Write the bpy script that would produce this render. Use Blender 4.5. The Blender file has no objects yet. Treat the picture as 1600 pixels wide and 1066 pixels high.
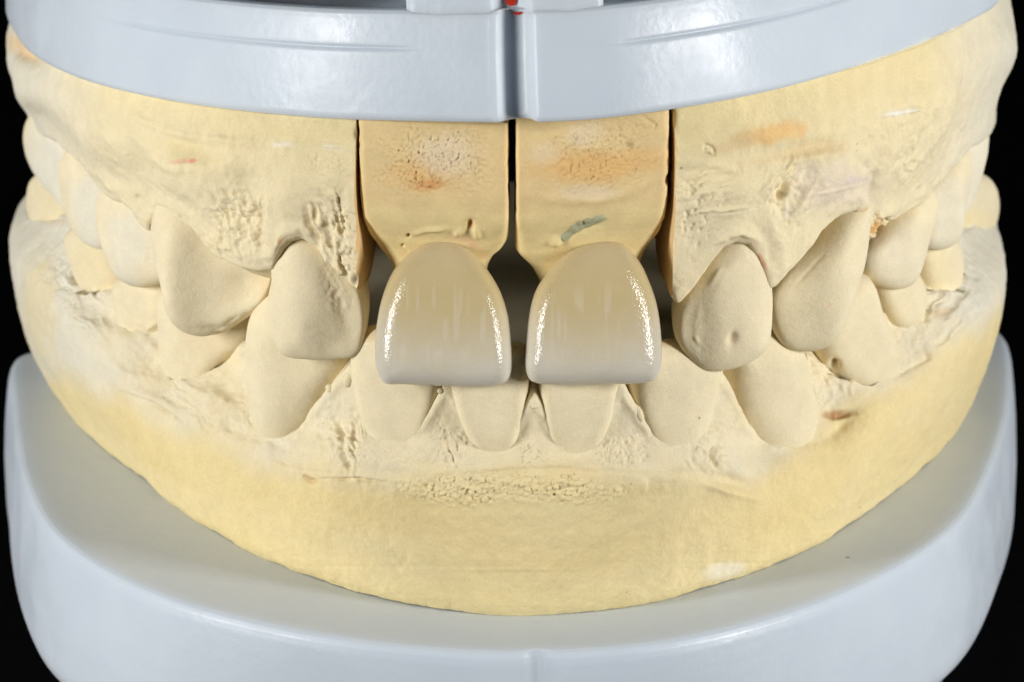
import bpy, bmesh, math
import numpy as np

# ---------------------------------------------------------------- camera
# everything below is authored in millimetres and written to meshes in metres
MM = 0.001
DIST, PITCH, PPM = 260.0, math.radians(20.0), 24.0      # subject distance, downward pitch, photo px per mm at the incisors
FPX = PPM * DIST                                        # focal length in photo pixels (photo is 1600 x 1066)
FW = np.array([0, math.cos(PITCH), -math.sin(PITCH)])
UP = np.array([0, math.sin(PITCH), math.cos(PITCH)])
RT = np.array([1.0, 0, 0])
CAM = -(DIST * FW + (810 - 800) / PPM * RT - (600 - 533) / PPM * UP)

scene = bpy.context.scene
cd = bpy.data.cameras.new('camera')
cam = bpy.data.objects.new('camera', cd)
scene.collection.objects.link(cam)
cam.location = CAM * MM
cam.rotation_euler = (math.pi / 2 - PITCH, 0, 0)
cd.sensor_width = 36.0
cd.lens = FPX / 1600 * 36.0
cd.clip_start, cd.clip_end = 0.01, 20.0
cd.dof.use_dof = True
cd.dof.focus_distance = (DIST + 2.0) * MM
cd.dof.aperture_fstop = 80.0
scene.camera = cam

# ---------------------------------------------------------------- world, lamps, exposure
world = bpy.data.worlds.new('World')
scene.world = world
world.use_nodes = True
world.node_tree.nodes['Background'].inputs[0].default_value = (0.75, 0.82, 1.0, 1)
world.node_tree.nodes['Background'].inputs[1].default_value = 0.025

def flash(name, loc, target, power, sx, sy, color=(1, 0.992, 0.98)):
    ld = bpy.data.lights.new(name, 'AREA')
    ld.shape = 'RECTANGLE'
    ld.size, ld.size_y = sx * MM, sy * MM
    ld.energy = power
    ld.color = color
    o = bpy.data.objects.new(name, ld)
    scene.collection.objects.link(o)
    o.location = np.array(loc) * MM
    from mathutils import Vector
    o.rotation_euler = Vector((np.array(target) - np.array(loc)) * MM).to_track_quat('-Z', 'Y').to_euler()
    return o
FLASH_L = flash('flash_lamp', (-180, -90, 42), (-6, 13, 0), 0.425, 34, 88)
FLASH_R = flash('flash_lamp', (180, -90, 42), (6, 13, 0), 0.425, 34, 88)

scene.view_settings.view_transform = 'Standard'
scene.view_settings.look = 'None'
scene.view_settings.exposure = 0.0
scene.view_settings.gamma = 1.0
scene.cycles.max_bounces = 8
scene.cycles.diffuse_bounces = 5

# ---------------------------------------------------------------- maths helpers
def rays(px):
    px = np.asarray(px, float).reshape(-1, 2)
    return FW + RT * ((px[:, 0] - 800) / FPX)[:, None] - UP * ((px[:, 1] - 533) / FPX)[:, None]
def project(P):
    q = P - CAM
    w = q @ FW
    return 800 + FPX * (q @ RT) / w, 533 - FPX * (q @ UP) / w
def on_plane(px, p0, n):
    d = rays(px)
    t = ((np.asarray(p0, float) - CAM) @ n) / (d @ n)
    return CAM + d * t[:, None]
def srgb(r, g, b):
    c = np.array([r, g, b]) / 255.0
    return np.where(c <= 0.04045, c / 12.92, ((c + 0.055) / 1.055) ** 2.4)
def sstep(a, b, x):
    t = np.clip((x - a) / (b - a), 0, 1)
    return t * t * (3 - 2 * t)
def lerp(a, b, t):
    return a + (b - a) * t

def spline(x, y):
    """natural cubic spline through (x, y); linear outside"""
    x = np.asarray(x, float); y = np.asarray(y, float)
    n = len(x); h = np.diff(x)
    A = np.eye(n); r = np.zeros(n)
    for i in range(1, n - 1):
        A[i, i - 1] = h[i - 1]; A[i, i] = 2 * (h[i - 1] + h[i]); A[i, i + 1] = h[i]
        r[i] = 6 * ((y[i + 1] - y[i]) / h[i] - (y[i] - y[i - 1]) / h[i - 1])
    m = np.linalg.solve(A, r)
    def f(q):
        q = np.asarray(q, float)
        k = np.clip(np.searchsorted(x, q) - 1, 0, n - 2)
        qq = np.clip(q, x[0], x[-1])
        a = x[k + 1] - qq; b = qq - x[k]; H = h[k]
        s = (m[k] * a ** 3 + m[k + 1] * b ** 3) / (6 * H) + (y[k] / H - m[k] * H / 6) * a + (y[k + 1] / H - m[k + 1] * H / 6) * b
        lo = (y[1] - y[0]) / h[0] - h[0] * (2 * m[0] + m[1]) / 6
        hi = (y[-1] - y[-2]) / h[-1] + h[-1] * (2 * m[-1] + m[-2]) / 6
        return s + np.where(q < x[0], (q - x[0]) * lo, 0) + np.where(q > x[-1], (q - x[-1]) * hi, 0)
    return f

def closed_curve(pts, n):
    """closed centripetal Catmull-Rom through pts, resampled to n equally spaced points"""
    P = np.asarray(pts, float); N = len(P); out = []
    for i in range(N):
        p0, p1, p2, p3 = P[i - 1], P[i], P[(i + 1) % N], P[(i + 2) % N]
        a = lambda u, v: max(np.linalg.norm(v - u), 1e-6) ** 0.5
        t0 = 0; t1 = a(p0, p1); t2 = t1 + a(p1, p2); t3 = t2 + a(p2, p3)
        t = np.linspace(t1, t2, 24, endpoint=False)[:, None]
        A1 = (t1 - t) / (t1 - t0) * p0 + (t - t0) / (t1 - t0) * p1
        A2 = (t2 - t) / (t2 - t1) * p1 + (t - t1) / (t2 - t1) * p2
        A3 = (t3 - t) / (t3 - t2) * p2 + (t - t2) / (t3 - t2) * p3
        B1 = (t2 - t) / (t2 - t0) * A1 + (t - t0) / (t2 - t0) * A2
        B2 = (t3 - t) / (t3 - t1) * A2 + (t - t1) / (t3 - t1) * A3
        out.append((t2 - t) / (t2 - t1) * B1 + (t - t1) / (t2 - t1) * B2)
    C = np.vstack(out); C = np.vstack([C, C[:1]])
    s = np.concatenate([[0], np.cumsum(np.linalg.norm(np.diff(C, axis=0), axis=1))])
    q = np.linspace(0, s[-1], n, endpoint=False)
    return np.stack([np.interp(q, s, C[:, 0]), np.interp(q, s, C[:, 1])], 1)

def _hash(i, j, k, seed):
    h = (i.astype(np.int64) * 374761393 + j.astype(np.int64) * 668265263 + k.astype(np.int64) * 2147483647 + seed * 1274126177) & 0xffffffff
    h = ((h ^ (h >> 13)) * 1274126177) & 0xffffffff
    h = ((h ^ (h >> 16)) * 2246822519) & 0xffffffff
    return ((h ^ (h >> 15)) & 0xffffff) / float(0xffffff)
def noise(P, seed=0):
    """value noise, -1..1"""
    f = np.floor(P); u = P - f; u = u * u * u * (u * (u * 6 - 15) + 10)
    i, j, k = f[:, 0], f[:, 1], f[:, 2]; r = 0
    for a in (0, 1):
        for b in (0, 1):
            for c in (0, 1):
                w = (u[:, 0] if a else 1 - u[:, 0]) * (u[:, 1] if b else 1 - u[:, 1]) * (u[:, 2] if c else 1 - u[:, 2])
                r = r + w * _hash(i + a, j + b, k + c, seed)
    return r * 2 - 1
def fbm(P, octaves=4, seed=0, gain=0.5):
    r = 0; a = 1; t = 0
    for o in range(octaves):
        r = r + a * noise(P * 2 ** o + 17.3 * o, seed + o); t += a; a *= gain
    return r / t
def worley(P, seed=0):
    """distance to the nearest cell point"""
    f = np.floor(P); best = np.full(len(P), 9.0)
    for a in (-1, 0, 1):
        for b in (-1, 0, 1):
            for c in (-1, 0, 1):
                g = f + (a, b, c)
                q = np.stack([g[:, m] + _hash(g[:, 0], g[:, 1], g[:, 2], seed + 11 * m) for m in range(3)], 1)
                best = np.minimum(best, np.sum((P - q) ** 2, axis=1))
    return np.sqrt(best)

def seg_dist(X, Y, pts):
    """distance in photo px to a polyline, and a factor that fades out towards both its ends"""
    best = np.full(X.shape, 1e9); fr = np.zeros(X.shape); pts = np.asarray(pts, float)
    L = np.concatenate([[0], np.cumsum(np.hypot(*np.diff(pts, axis=0).T))])
    for i, ((x0, y0), (x1, y1)) in enumerate(zip(pts[:-1], pts[1:])):
        dx, dy = x1 - x0, y1 - y0
        t = np.clip(((X - x0) * dx + (Y - y0) * dy) / (dx * dx + dy * dy + 1e-9), 0, 1)
        q = np.hypot(X - x0 - t * dx, Y - y0 - t * dy)
        fr = np.where(q < best, (L[i] + t * (L[i + 1] - L[i])) / L[-1], fr); best = np.minimum(best, q)
    return best, np.sin(math.pi * np.clip(fr * 0.94 + 0.03, 0, 1)) ** 0.7
def ell(X, Y, cx, cy, rx, ry, rot=0.0):
    c, s = math.cos(math.radians(rot)), math.sin(math.radians(rot))
    u = ((X - cx) * c + (Y - cy) * s) / rx; v = (-(X - cx) * s + (Y - cy) * c) / ry
    return np.hypot(u, v)

def relief(feats, X, Y, P):
    """outward displacement in mm of the marks listed in photo px"""
    d = np.zeros(len(X))
    for f in feats:
        k = f[0]
        if k == 'bump':                                   # ('bump', x, y, rx, ry, rot, height)
            e = ell(X, Y, *f[1:6]); d += f[6] * np.exp(-e * e * 1.4)
        elif k == 'line':                                 # ('line', pts, width, height)
            e, tp = seg_dist(X, Y, f[1]); e = e / f[2]
            wob = 1 + 0.5 * noise(P * 1.7, 5)
            d += f[3] * np.exp(-e * e) * wob * tp
        elif k == 'step':                                 # ('step', pts, width, height): high above the line, low below it
            pts = np.asarray(f[1], float)
            yy = np.interp(X, pts[:, 0], pts[:, 1])
            fade = sstep(pts[0, 0], pts[0, 0] + 40, X) * (1 - sstep(pts[-1, 0] - 40, pts[-1, 0], X))
            e = (Y - yy + 3 * noise(P * 1.3, 9)) / f[2]
            d += fade * f[3] * np.exp(-np.abs(e) * 0.25) * np.tanh(-e)
        elif k == 'wrinkle':                              # (kind, x, y, rx, ry, rot, size_px, height, direction): streaky folds
            e = ell(X, Y, *f[1:6]) + 0.3 * noise(P * 0.9, 3)
            m = 1 - sstep(0.25, 1.15, e)
            i = np.nonzero(m > 0.001)[0]
            if len(i) == 0: continue
            c_, s_ = math.cos(math.radians(f[8])), math.sin(math.radians(f[8]))
            wx = X[i] + 7 * noise(P[i] * 0.9, 13); wy = Y[i] + 7 * noise(P[i] * 0.9, 14)
            u = (wx * c_ + wy * s_) / (f[6] * 3.2); w = (-wx * s_ + wy * c_) / f[6]
            Q = np.stack([u, w, u * 0], 1)
            v = 0.55 - 1.5 * np.abs(noise(Q, 91)) + 0.35 * noise(Q * 2.3, 92) + 0.25 * noise(P[i] / 0.25, 93)
            d[i] += f[7] * m[i] * v
        elif k in ('grain', 'nodule', 'fissure', 'pits', 'crumb'):  # (kind, x, y, rx, ry, rot, size_mm, height)
            e = ell(X, Y, *f[1:6])
            e = e + 0.22 * noise(P * 0.9, 3)
            m = 1 - sstep(0.35, 1.12, e)
            i = np.nonzero(m > 0.001)[0]
            if len(i) == 0: continue
            Q = P[i] / f[6]
            if k == 'grain': v = fbm(Q, 3, 21, 0.65) * 1.3
            elif k == 'nodule': v = 0.75 - worley(Q + 0.25 * np.stack([noise(Q, 1), noise(Q, 2), noise(Q, 3)], 1), 31) * 1.5
            elif k == 'crumb': v = (np.clip(1 - worley(Q, 81) / 0.62, 0, 1) ** 0.7 * np.clip(0.55 + 1.3 * noise(Q * 1.1, 4), 0, 1.4) + 0.5 * np.clip(1 - worley(Q * 2.1, 83) / 0.6, 0, 1) * (noise(Q * 1.7, 6) > 0))
            elif k == 'fissure': v = -np.exp(-(fbm(Q, 3, 41) / 0.10) ** 2) + 0.35 * fbm(Q * 2, 2, 5)
            else: v = -np.clip(1 - worley(Q, 51) / 0.42, 0, 1) ** 0.6
            d[i] += f[7] * m[i] * v
    return d

def tint(stains, X, Y, P, col):
    for s in stains:
        if s[0] == 'spot':                                # ('spot', x, y, rx, ry, rot, rgb, amount)
            e = ell(X, Y, *s[1:6]) + 0.35 * fbm(P * 0.8, 3, 61)
            m = s[7] * (1 - sstep(0.35, 1.15, e))
        else:                                             # ('trace', pts, width, rgb, amount)
            e, tp = seg_dist(X, Y, s[1]); e = e / s[2]
            m = s[4] * tp * np.exp(-e * e) * np.clip(0.75 + 0.9 * noise(P * 2.3, 71), 0, 1)
            s = s[:1] + (0,) * 5 + (s[3],)
        col += (np.asarray(s[6]) - col) * m[:, None]
    return col

# ---------------------------------------------------------------- scene helpers
COL = scene.collection
def thing(name, label, category, loc, group=None):
    o = bpy.data.objects.new(name, None)
    COL.objects.link(o)
    o.empty_display_size = 0.005
    o.location = np.asarray(loc, float) * MM
    o['label'] = label; o['category'] = category
    if group: o['group'] = group
    return o
def mesh_obj(name, V, F, mat, parent=None, col=None, smooth=True, label=None, flat_from=None):
    """V in mm (world), F list/array of faces"""
    off = np.array(parent.location) if parent else np.zeros(3)
    if parent and parent.parent: off = off + np.array(parent.parent.location)
    me = bpy.data.meshes.new(name)
    V = np.asarray(V, float) * MM - off
    if isinstance(F, np.ndarray) and F.ndim == 2:
        n, k = F.shape
        me.vertices.add(len(V)); me.vertices.foreach_set('co', V.astype(np.float32).ravel())
        me.loops.add(n * k); me.loops.foreach_set('vertex_index', F.astype(np.int32).ravel())
        me.polygons.add(n)
        me.polygons.foreach_set('loop_start', np.arange(0, n * k, k, dtype=np.int32))
        me.update(calc_edges=True)
    else:
        me.from_pydata(V.tolist(), [], [list(map(int, f)) for f in F])
        me.update()
    me.validate()
    me.polygons.foreach_set('use_smooth', np.full(len(me.polygons), smooth))
    if col is not None:
        a = me.attributes.new('Col', 'FLOAT_COLOR', 'POINT')
        c = np.ones((len(V), 4), np.float32); c[:, :3] = col
        a.data.foreach_set('color', c.ravel())
    me.materials.append(mat)
    o = bpy.data.objects.new(name, me)
    COL.objects.link(o)
    if parent: o.parent = parent
    if label: o['label'] = label
    return o
def grid_faces(nr, nc, wrap=False, base=0, flip=False):
    r = np.arange(nr - 1)[:, None]; c = np.arange(nc if wrap else nc - 1)[None, :]
    c2 = (c + 1) % nc
    f = np.stack([r * nc + c, r * nc + c2, (r + 1) * nc + c2, (r + 1) * nc + c], -1).reshape(-1, 4) + base
    return f[:, ::-1] if flip else f
def grid_normals(G):
    """unit normals of a (rows, cols, 3) grid"""
    du = np.gradient(G, axis=1); dv = np.gradient(G, axis=0)
    n = np.cross(du, dv)
    return n / (np.linalg.norm(n, axis=2, keepdims=True) + 1e-12)

# ---------------------------------------------------------------- materials
def nodes(name):
    m = bpy.data.materials.new(name); m.use_nodes = True
    nt = m.node_tree
    return m, nt, nt.nodes['Principled BSDF'], nt.nodes.new, nt.links.new
def plaster(name, rough=0.85, fine=1.0, sss=0.2):
    m, nt, b, N, L = nodes(name)
    tc = N('ShaderNodeTexCoord')
    at = N('ShaderNodeAttribute'); at.attribute_name = 'Col'
    def nz(scale, detail, rgh=0.6):
        n = N('ShaderNodeTexNoise'); n.inputs['Scale'].default_value = scale; n.inputs['Detail'].default_value = detail
        n.inputs['Roughness'].default_value = rgh; L(tc.outputs['Object'], n.inputs['Vector']); return n
    n1 = nz(900, 6); n2 = nz(7000, 3, 0.7); n3 = nz(2600, 4, 0.65)
    # colour: attribute x mottling x speckle
    r1 = N('ShaderNodeMapRange'); r1.inputs['From Min'].default_value = 0.3; r1.inputs['From Max'].default_value = 0.7
    r1.inputs['To Min'].default_value = 0.955; r1.inputs['To Max'].default_value = 1.035; L(n1.outputs['Fac'], r1.inputs['Value'])
    r2 = N('ShaderNodeMapRange'); r2.inputs['From Min'].default_value = 0.3; r2.inputs['From Max'].default_value = 0.7
    r2.inputs['To Min'].default_value = 0.94; r2.inputs['To Max'].default_value = 1.05; L(n2.outputs['Fac'], r2.inputs['Value'])
    mu = N('ShaderNodeMath'); mu.operation = 'MULTIPLY'; L(r1.outputs[0], mu.inputs[0]); L(r2.outputs[0], mu.inputs[1])
    vm = N('ShaderNodeVectorMath'); vm.operation = 'SCALE'; L(at.outputs['Color'], vm.inputs[0]); L(mu.outputs[0], vm.inputs['Scale'])
    # tiny dark specks
    vo = N('ShaderNodeTexVoronoi'); vo.inputs['Scale'].default_value = 420; L(tc.outputs['Object'], vo.inputs['Vector'])
    sp = N('ShaderNodeMapRange'); sp.inputs['From Min'].default_value = 0.03; sp.inputs['From Max'].default_value = 0.055
    sp.inputs['To Min'].default_value = 0.55; sp.inputs['To Max'].default_value = 1.0; L(vo.outputs['Distance'], sp.inputs['Value'])
    wn = N('ShaderNodeSeparateColor'); L(vo.outputs['Color'], wn.inputs[0])
    gt = N('ShaderNodeMath'); gt.operation = 'GREATER_THAN'; gt.inputs[1].default_value = 0.12; L(wn.outputs[0], gt.inputs[0])
    mx = N('ShaderNodeMath'); mx.operation = 'MAXIMUM'; L(sp.outputs[0], mx.inputs[0]); L(gt.outputs[0], mx.inputs[1])
    v2 = N('ShaderNodeVectorMath'); v2.operation = 'SCALE'; L(vm.outputs[0], v2.inputs[0]); L(mx.outputs[0], v2.inputs['Scale'])
    L(v2.outputs[0], b.inputs['Base Color'])
    b.inputs['Roughness'].default_value = rough
    b.inputs['Specular IOR Level'].default_value = 0.22
    b.inputs['Subsurface Weight'].default_value = sss
    b.inputs['Subsurface Radius'].default_value = (1.0, 0.6, 0.3)
    b.inputs['Subsurface Scale'].default_value = 0.0007
    ad = N('ShaderNodeMath'); ad.operation = 'ADD'; L(n2.outputs['Fac'], ad.inputs[0]); L(n3.outputs['Fac'], ad.inputs[1])
    bp = N('ShaderNodeBump'); bp.inputs['Strength'].default_value = 0.30 * fine; bp.inputs['Distance'].default_value = 0.0001
    L(ad.outputs[0], bp.inputs['Height']); L(bp.outputs[0], b.inputs['Normal'])
    return m
PLASTER = plaster('plaster')
PLASTER_DIE = plaster('die_plaster', 0.7, 0.9)

def plastic():
    m, nt, b, N, L = nodes('pale_blue_plastic')
    tc = N('ShaderNodeTexCoord')
    n1 = N('ShaderNodeTexNoise'); n1.inputs['Scale'].default_value = 120; n1.inputs['Detail'].default_value = 5; L(tc.outputs['Object'], n1.inputs['Vector'])
    cr = N('ShaderNodeMix'); cr.data_type = 'RGBA'
    cr.inputs[6].default_value = (*srgb(195, 205, 215), 1); cr.inputs[7].default_value = (*srgb(207, 215, 222), 1)
    L(n1.outputs['Fac'], cr.inputs[0])
    vo = N('ShaderNodeTexVoronoi'); vo.inputs['Scale'].default_value = 230; L(tc.outputs['Object'], vo.inputs['Vector'])
    sp = N('ShaderNodeMapRange'); sp.inputs['From Min'].default_value = 0.025; sp.inputs['From Max'].default_value = 0.05
    sp.inputs['To Min'].default_value = 0.35; sp.inputs['To Max'].default_value = 1.0; L(vo.outputs['Distance'], sp.inputs['Value'])
    wn = N('ShaderNodeSeparateColor'); L(vo.outputs['Color'], wn.inputs[0])
    gt = N('ShaderNodeMath'); gt.operation = 'GREATER_THAN'; gt.inputs[1].default_value = 0.25; L(wn.outputs[0], gt.inputs[0])
    mx = N('ShaderNodeMath'); mx.operation = 'MAXIMUM'; L(sp.outputs[0], mx.inputs[0]); L(gt.outputs[0], mx.inputs[1])
    v2 = N('ShaderNodeVectorMath'); v2.operation = 'SCALE'; L(cr.outputs[2], v2.inputs[0]); L(mx.outputs[0], v2.inputs['Scale'])
    L(v2.outputs[0], b.inputs['Base Color'])
    sm = N('ShaderNodeTexNoise'); sm.inputs['Scale'].default_value = 260; sm.inputs['Detail'].default_value = 6; L(tc.outputs['Object'], sm.inputs['Vector'])
    rr_ = N('ShaderNodeMapRange'); rr_.inputs['From Min'].default_value = 0.35; rr_.inputs['From Max'].default_value = 0.65
    rr_.inputs['To Min'].default_value = 0.32; rr_.inputs['To Max'].default_value = 0.46; L(sm.outputs['Fac'], rr_.inputs['Value']); L(rr_.outputs[0], b.inputs['Roughness'])
    b.inputs['Specular IOR Level'].default_value = 0.42
    b.inputs['Subsurface Weight'].default_value = 0.5
    b.inputs['Subsurface Radius'].default_value = (0.8, 0.9, 1.0)
    b.inputs['Subsurface Scale'].default_value = 0.0016
    n2 = N('ShaderNodeTexNoise'); n2.inputs['Scale'].default_value = 1500; n2.inputs['Detail'].default_value = 3; L(tc.outputs['Object'], n2.inputs['Vector'])
    bp = N('ShaderNodeBump'); bp.inputs['Strength'].default_value = 0.38; bp.inputs['Distance'].default_value = 0.00008
    L(n2.outputs['Fac'], bp.inputs['Height']); L(bp.outputs[0], b.inputs['Normal'])
    return m
PLASTIC = plastic()

def ceramic():
    m, nt, b, N, L = nodes('glazed_ceramic')
    tc = N('ShaderNodeTexCoord')
    at = N('ShaderNodeAttribute'); at.attribute_name = 'Col'
    L(at.outputs['Color'], b.inputs['Base Color'])
    b.inputs['Roughness'].default_value = 0.17
    b.inputs['Specular IOR Level'].default_value = 0.38
    b.inputs['Subsurface Weight'].default_value = 0.45
    b.inputs['Subsurface Radius'].default_value = (1.0, 0.95, 0.85)
    b.inputs['Subsurface Scale'].default_value = 0.0012
    n2 = N('ShaderNodeTexNoise'); n2.inputs['Scale'].default_value = 6200; n2.inputs['Detail'].default_value = 1; L(tc.outputs['Object'], n2.inputs['Vector'])
    bp = N('ShaderNodeBump'); bp.inputs['Strength'].default_value = 0.6; bp.inputs['Distance'].default_value = 0.00005
    L(n2.outputs['Fac'], bp.inputs['Height']); L(bp.outputs[0], b.inputs['Normal'])
    return m
CERAMIC = ceramic()

def plain(name, rgb, rough=0.6, scale=2500, spec=0.3, var=0.25):
    m, nt, b, N, L = nodes(name)
    tc = N('ShaderNodeTexCoord')
    n = N('ShaderNodeTexNoise'); n.inputs['Scale'].default_value = scale; n.inputs['Detail'].default_value = 4; L(tc.outputs['Object'], n.inputs['Vector'])
    mx = N('ShaderNodeMix'); mx.data_type = 'RGBA'
    mx.inputs[6].default_value = (*(np.asarray(rgb) * (1 - var)), 1); mx.inputs[7].default_value = (*np.clip(np.asarray(rgb) * (1 + var), 0, 1), 1)
    L(n.outputs['Fac'], mx.inputs[0]); L(mx.outputs[2], b.inputs['Base Color'])
    b.inputs['Roughness'].default_value = rough; b.inputs['Specular IOR Level'].default_value = spec
    return m
INK = plain('red_ink', srgb(214, 58, 36), 0.5)
WAX = plain('green_wax', srgb(172, 172, 138), 0.45)
CLOTH = plain('black_cloth', (0.004, 0.004, 0.0045), 0.95, 900, 0.0)

# plaster colours (albedo)
C_YEL = srgb(230, 212, 162)      # trimmed, smooth base
C_PALE = srgb(230, 216, 180)     # tissue
C_WHITE = srgb(224, 220, 204)    # whitish grey rear
C_TOOTH = srgb(234, 220, 184)
C_ORANGE = srgb(232, 186, 118)
C_BROWN = srgb(168, 116, 66)
C_TAN = srgb(216, 188, 140)
C_DUST = srgb(226, 208, 178)
C_PINK = srgb(228, 170, 146)
C_LILAC = srgb(214, 198, 204)

# ---------------------------------------------------------------- arch curves
class Arch:
    """plan curve, arc length t (mm) from the midline, left negative"""
    def __init__(self, pts):
        pts = np.asarray(pts, float)
        s = np.concatenate([[0], np.cumsum(np.hypot(*np.diff(pts, axis=0).T))])
        k = np.argmin(np.abs(pts[:, 0]))
        s -= s[k]
        fx, fy = spline(s, pts[:, 0]), spline(s, pts[:, 1])
        q = np.linspace(s[0], s[-1], 6000)
        X, Y = fx(q), fy(q)
        t = np.concatenate([[0], np.cumsum(np.hypot(np.diff(X), np.diff(Y)))])
        t -= np.interp(0, X, t)
        self.T, self.X, self.Y = t, X, Y
        dx, dy = np.gradient(X, t), np.gradient(Y, t)
        l = np.hypot(dx, dy)
        self.NX, self.NY = dy / l, -dx / l            # outward (towards the viewer at the midline)
    def at(self, t):
        return np.stack([np.interp(t, self.T, self.X), np.interp(t, self.T, self.Y)], -1)
    def normal(self, t):
        n = np.stack([np.interp(t, self.T, self.NX), np.interp(t, self.T, self.NY)], -1)
        return n / np.linalg.norm(n, axis=-1, keepdims=True)
    def hit(self, px, off):
        """first hit of each photo ray with the vertical wall standing on the curve offset by off(t): t and z"""
        Q = np.stack([self.X + self.NX * off(self.T), self.Y + self.NY * off(self.T)], 1)
        A, B = Q[:-1], Q[1:]
        out = []
        for d in rays(px):
            n = np.array([-d[1], d[0]])
            sa = (A - CAM[:2]) @ n; sb = (B - CAM[:2]) @ n
            i = np.nonzero(sa * sb <= 0)[0]
            if len(i) == 0:                                # beyond the silhouette: nearest approach
                i = np.array([np.argmin(np.abs(sa))]); w = np.zeros(1)
            else:
                w = sa[i] / (sa[i] - sb[i] + 1e-12)
            p = A[i] + (B[i] - A[i]) * w[:, None]
            tt = (p - CAM[:2]) @ d[:2] / (d[:2] @ d[:2])
            k = np.argmin(tt)
            out.append((self.T[i[k]] + w[k] * (self.T[i[k] + 1] - self.T[i[k]]), CAM[2] + tt[k] * d[2], p[k][0], p[k][1]))
        return np.array(out)

def mirror(pts):
    return [(-x, y) for x, y in pts[::-1]] + [(0, pts[0][1] - 0.02 * pts[0][0])] + list(pts)
UPPER = Arch([(-39.0, 53), (-38.4, 46), (-36.8, 38.5), (-34, 30.5), (-31, 23.4), (-27, 16.4), (-21, 9.0), (-12.8, 3.4), (-6, 1.4), (0, 0.9),
              (6, 1.4), (12.8, 3.4), (21, 8.8), (27, 16), (31, 23), (33.8, 30), (35.8, 38), (36.9, 46), (37.2, 53)])
LOWER = Arch([(-39.2, 54), (-38.6, 45), (-36.4, 36), (-32, 26.5), (-25, 16.6), (-17, 8.0), (-8, 1.1), (0, -0.8),
              (8, 0.8), (17, 6.9), (25, 14.8), (32, 24.5), (35.6, 34), (36.9, 44), (37.2, 54)])
PLATE_Z = -16.5
U_Z, U_Y, U_TILT = 18.0, -0.7, math.tan(math.radians(5.1))
U_ROLL = 0.055
def upper_plane_z(x, y):
    return U_Z - U_TILT * (y - U_Y) + U_ROLL * x

def up_off(t): return -0.2 - 1.5 * sstep(17, 34, np.abs(t)) + 0.9 * sstep(36, 46, t)
def lo_off(t): return -1.7 - 1.5 * sstep(12, 30, np.abs(t))

GUM_UL = [(30, 188), (55, 200), (80, 212), (100, 226), (118, 244), (130, 253), (150, 278), (163, 298), (172, 304), (186, 306), (205, 320), (218, 345),
          (228, 352), (240, 328), (258, 325), (280, 335), (300, 350), (315, 371), (330, 391), (350, 402), (372, 410), (400, 415), (424, 413),
          (431, 396), (438, 380), (450, 366), (470, 363), (490, 377), (505, 396), (520, 408), (550, 434), (568, 458), (580, 477), (590, 479)]
GUM_UR = [(1050, 452), (1058, 466), (1066, 462), (1080, 446), (1095, 425), (1115, 396), (1130, 377), (1150, 367), (1172, 371), (1185, 391), (1195, 420), (1203, 442), (1215, 438),
          (1235, 415), (1265, 381), (1290, 351), (1320, 326), (1340, 318), (1350, 330), (1356, 352), (1364, 366), (1385, 346), (1410, 330), (1432, 316), (1442, 312),
          (1470, 276), (1484, 260), (1494, 252), (1520, 224), (1545, 206), (1560, 195)]
GUM_LO = [(40, 330), (65, 343), (118, 346), (128, 395), (138, 430), (158, 452), (194, 452), (204, 444), (214, 488), (230, 513), (250, 510), (266, 494), (274, 505), (286, 568),
          (300, 582), (320, 585), (345, 571), (370, 547), (394, 530), (403, 545), (409, 620), (420, 648), (440, 666), (465, 668), (490, 641), (510, 613), (530, 592), (545, 573),
          (552, 585), (572, 635), (590, 664), (610, 683), (635, 686), (655, 666), (675, 641), (690, 613), (697, 606), (707, 613), (725, 641), (745, 666), (765, 678), (790, 675), (805, 657),
          (820, 641), (834, 622), (848, 641), (862, 666), (880, 689), (900, 687), (925, 668), (945, 645), (960, 614), (970, 606), (984, 625), (1000, 651), (1020, 677), (1040, 695), (1060, 688),
          (1085, 656), (1105, 612), (1117, 586), (1128, 588), (1138, 610), (1150, 640), (1170, 670), (1195, 692), (1215, 695), (1240, 671), (1252, 645), (1256, 600), (1264, 560),
          (1280, 570), (1305, 588), (1330, 592), (1350, 580), (1365, 558), (1374, 520), (1382, 496), (1400, 503), (1420, 501), (1428, 478), (1434, 455), (1450, 456), (1470, 451), (1482, 430), (1488, 372), (1510, 357), (1535, 346), (1555, 330)]

def gum_z(arch, px, off):
    """gum line height as a function of t, monotone in t and lightly smoothed"""
    h = arch.hit(px, off)
    t, z = np.maximum.accumulate(h[:, 0] + np.arange(len(h)) * 1e-4), h[:, 1]
    q = np.linspace(t[0], t[-1], 4000)
    zz = np.interp(q, t, z)
    k = np.exp(-np.linspace(-2, 2, 2 * int(0.35 / (q[1] - q[0])) + 1) ** 2); k /= k.sum()
    zs = np.convolve(np.pad(zz, len(k) // 2, 'edge'), k, 'valid')
    return lambda s: np.interp(s, q, zs)

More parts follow.
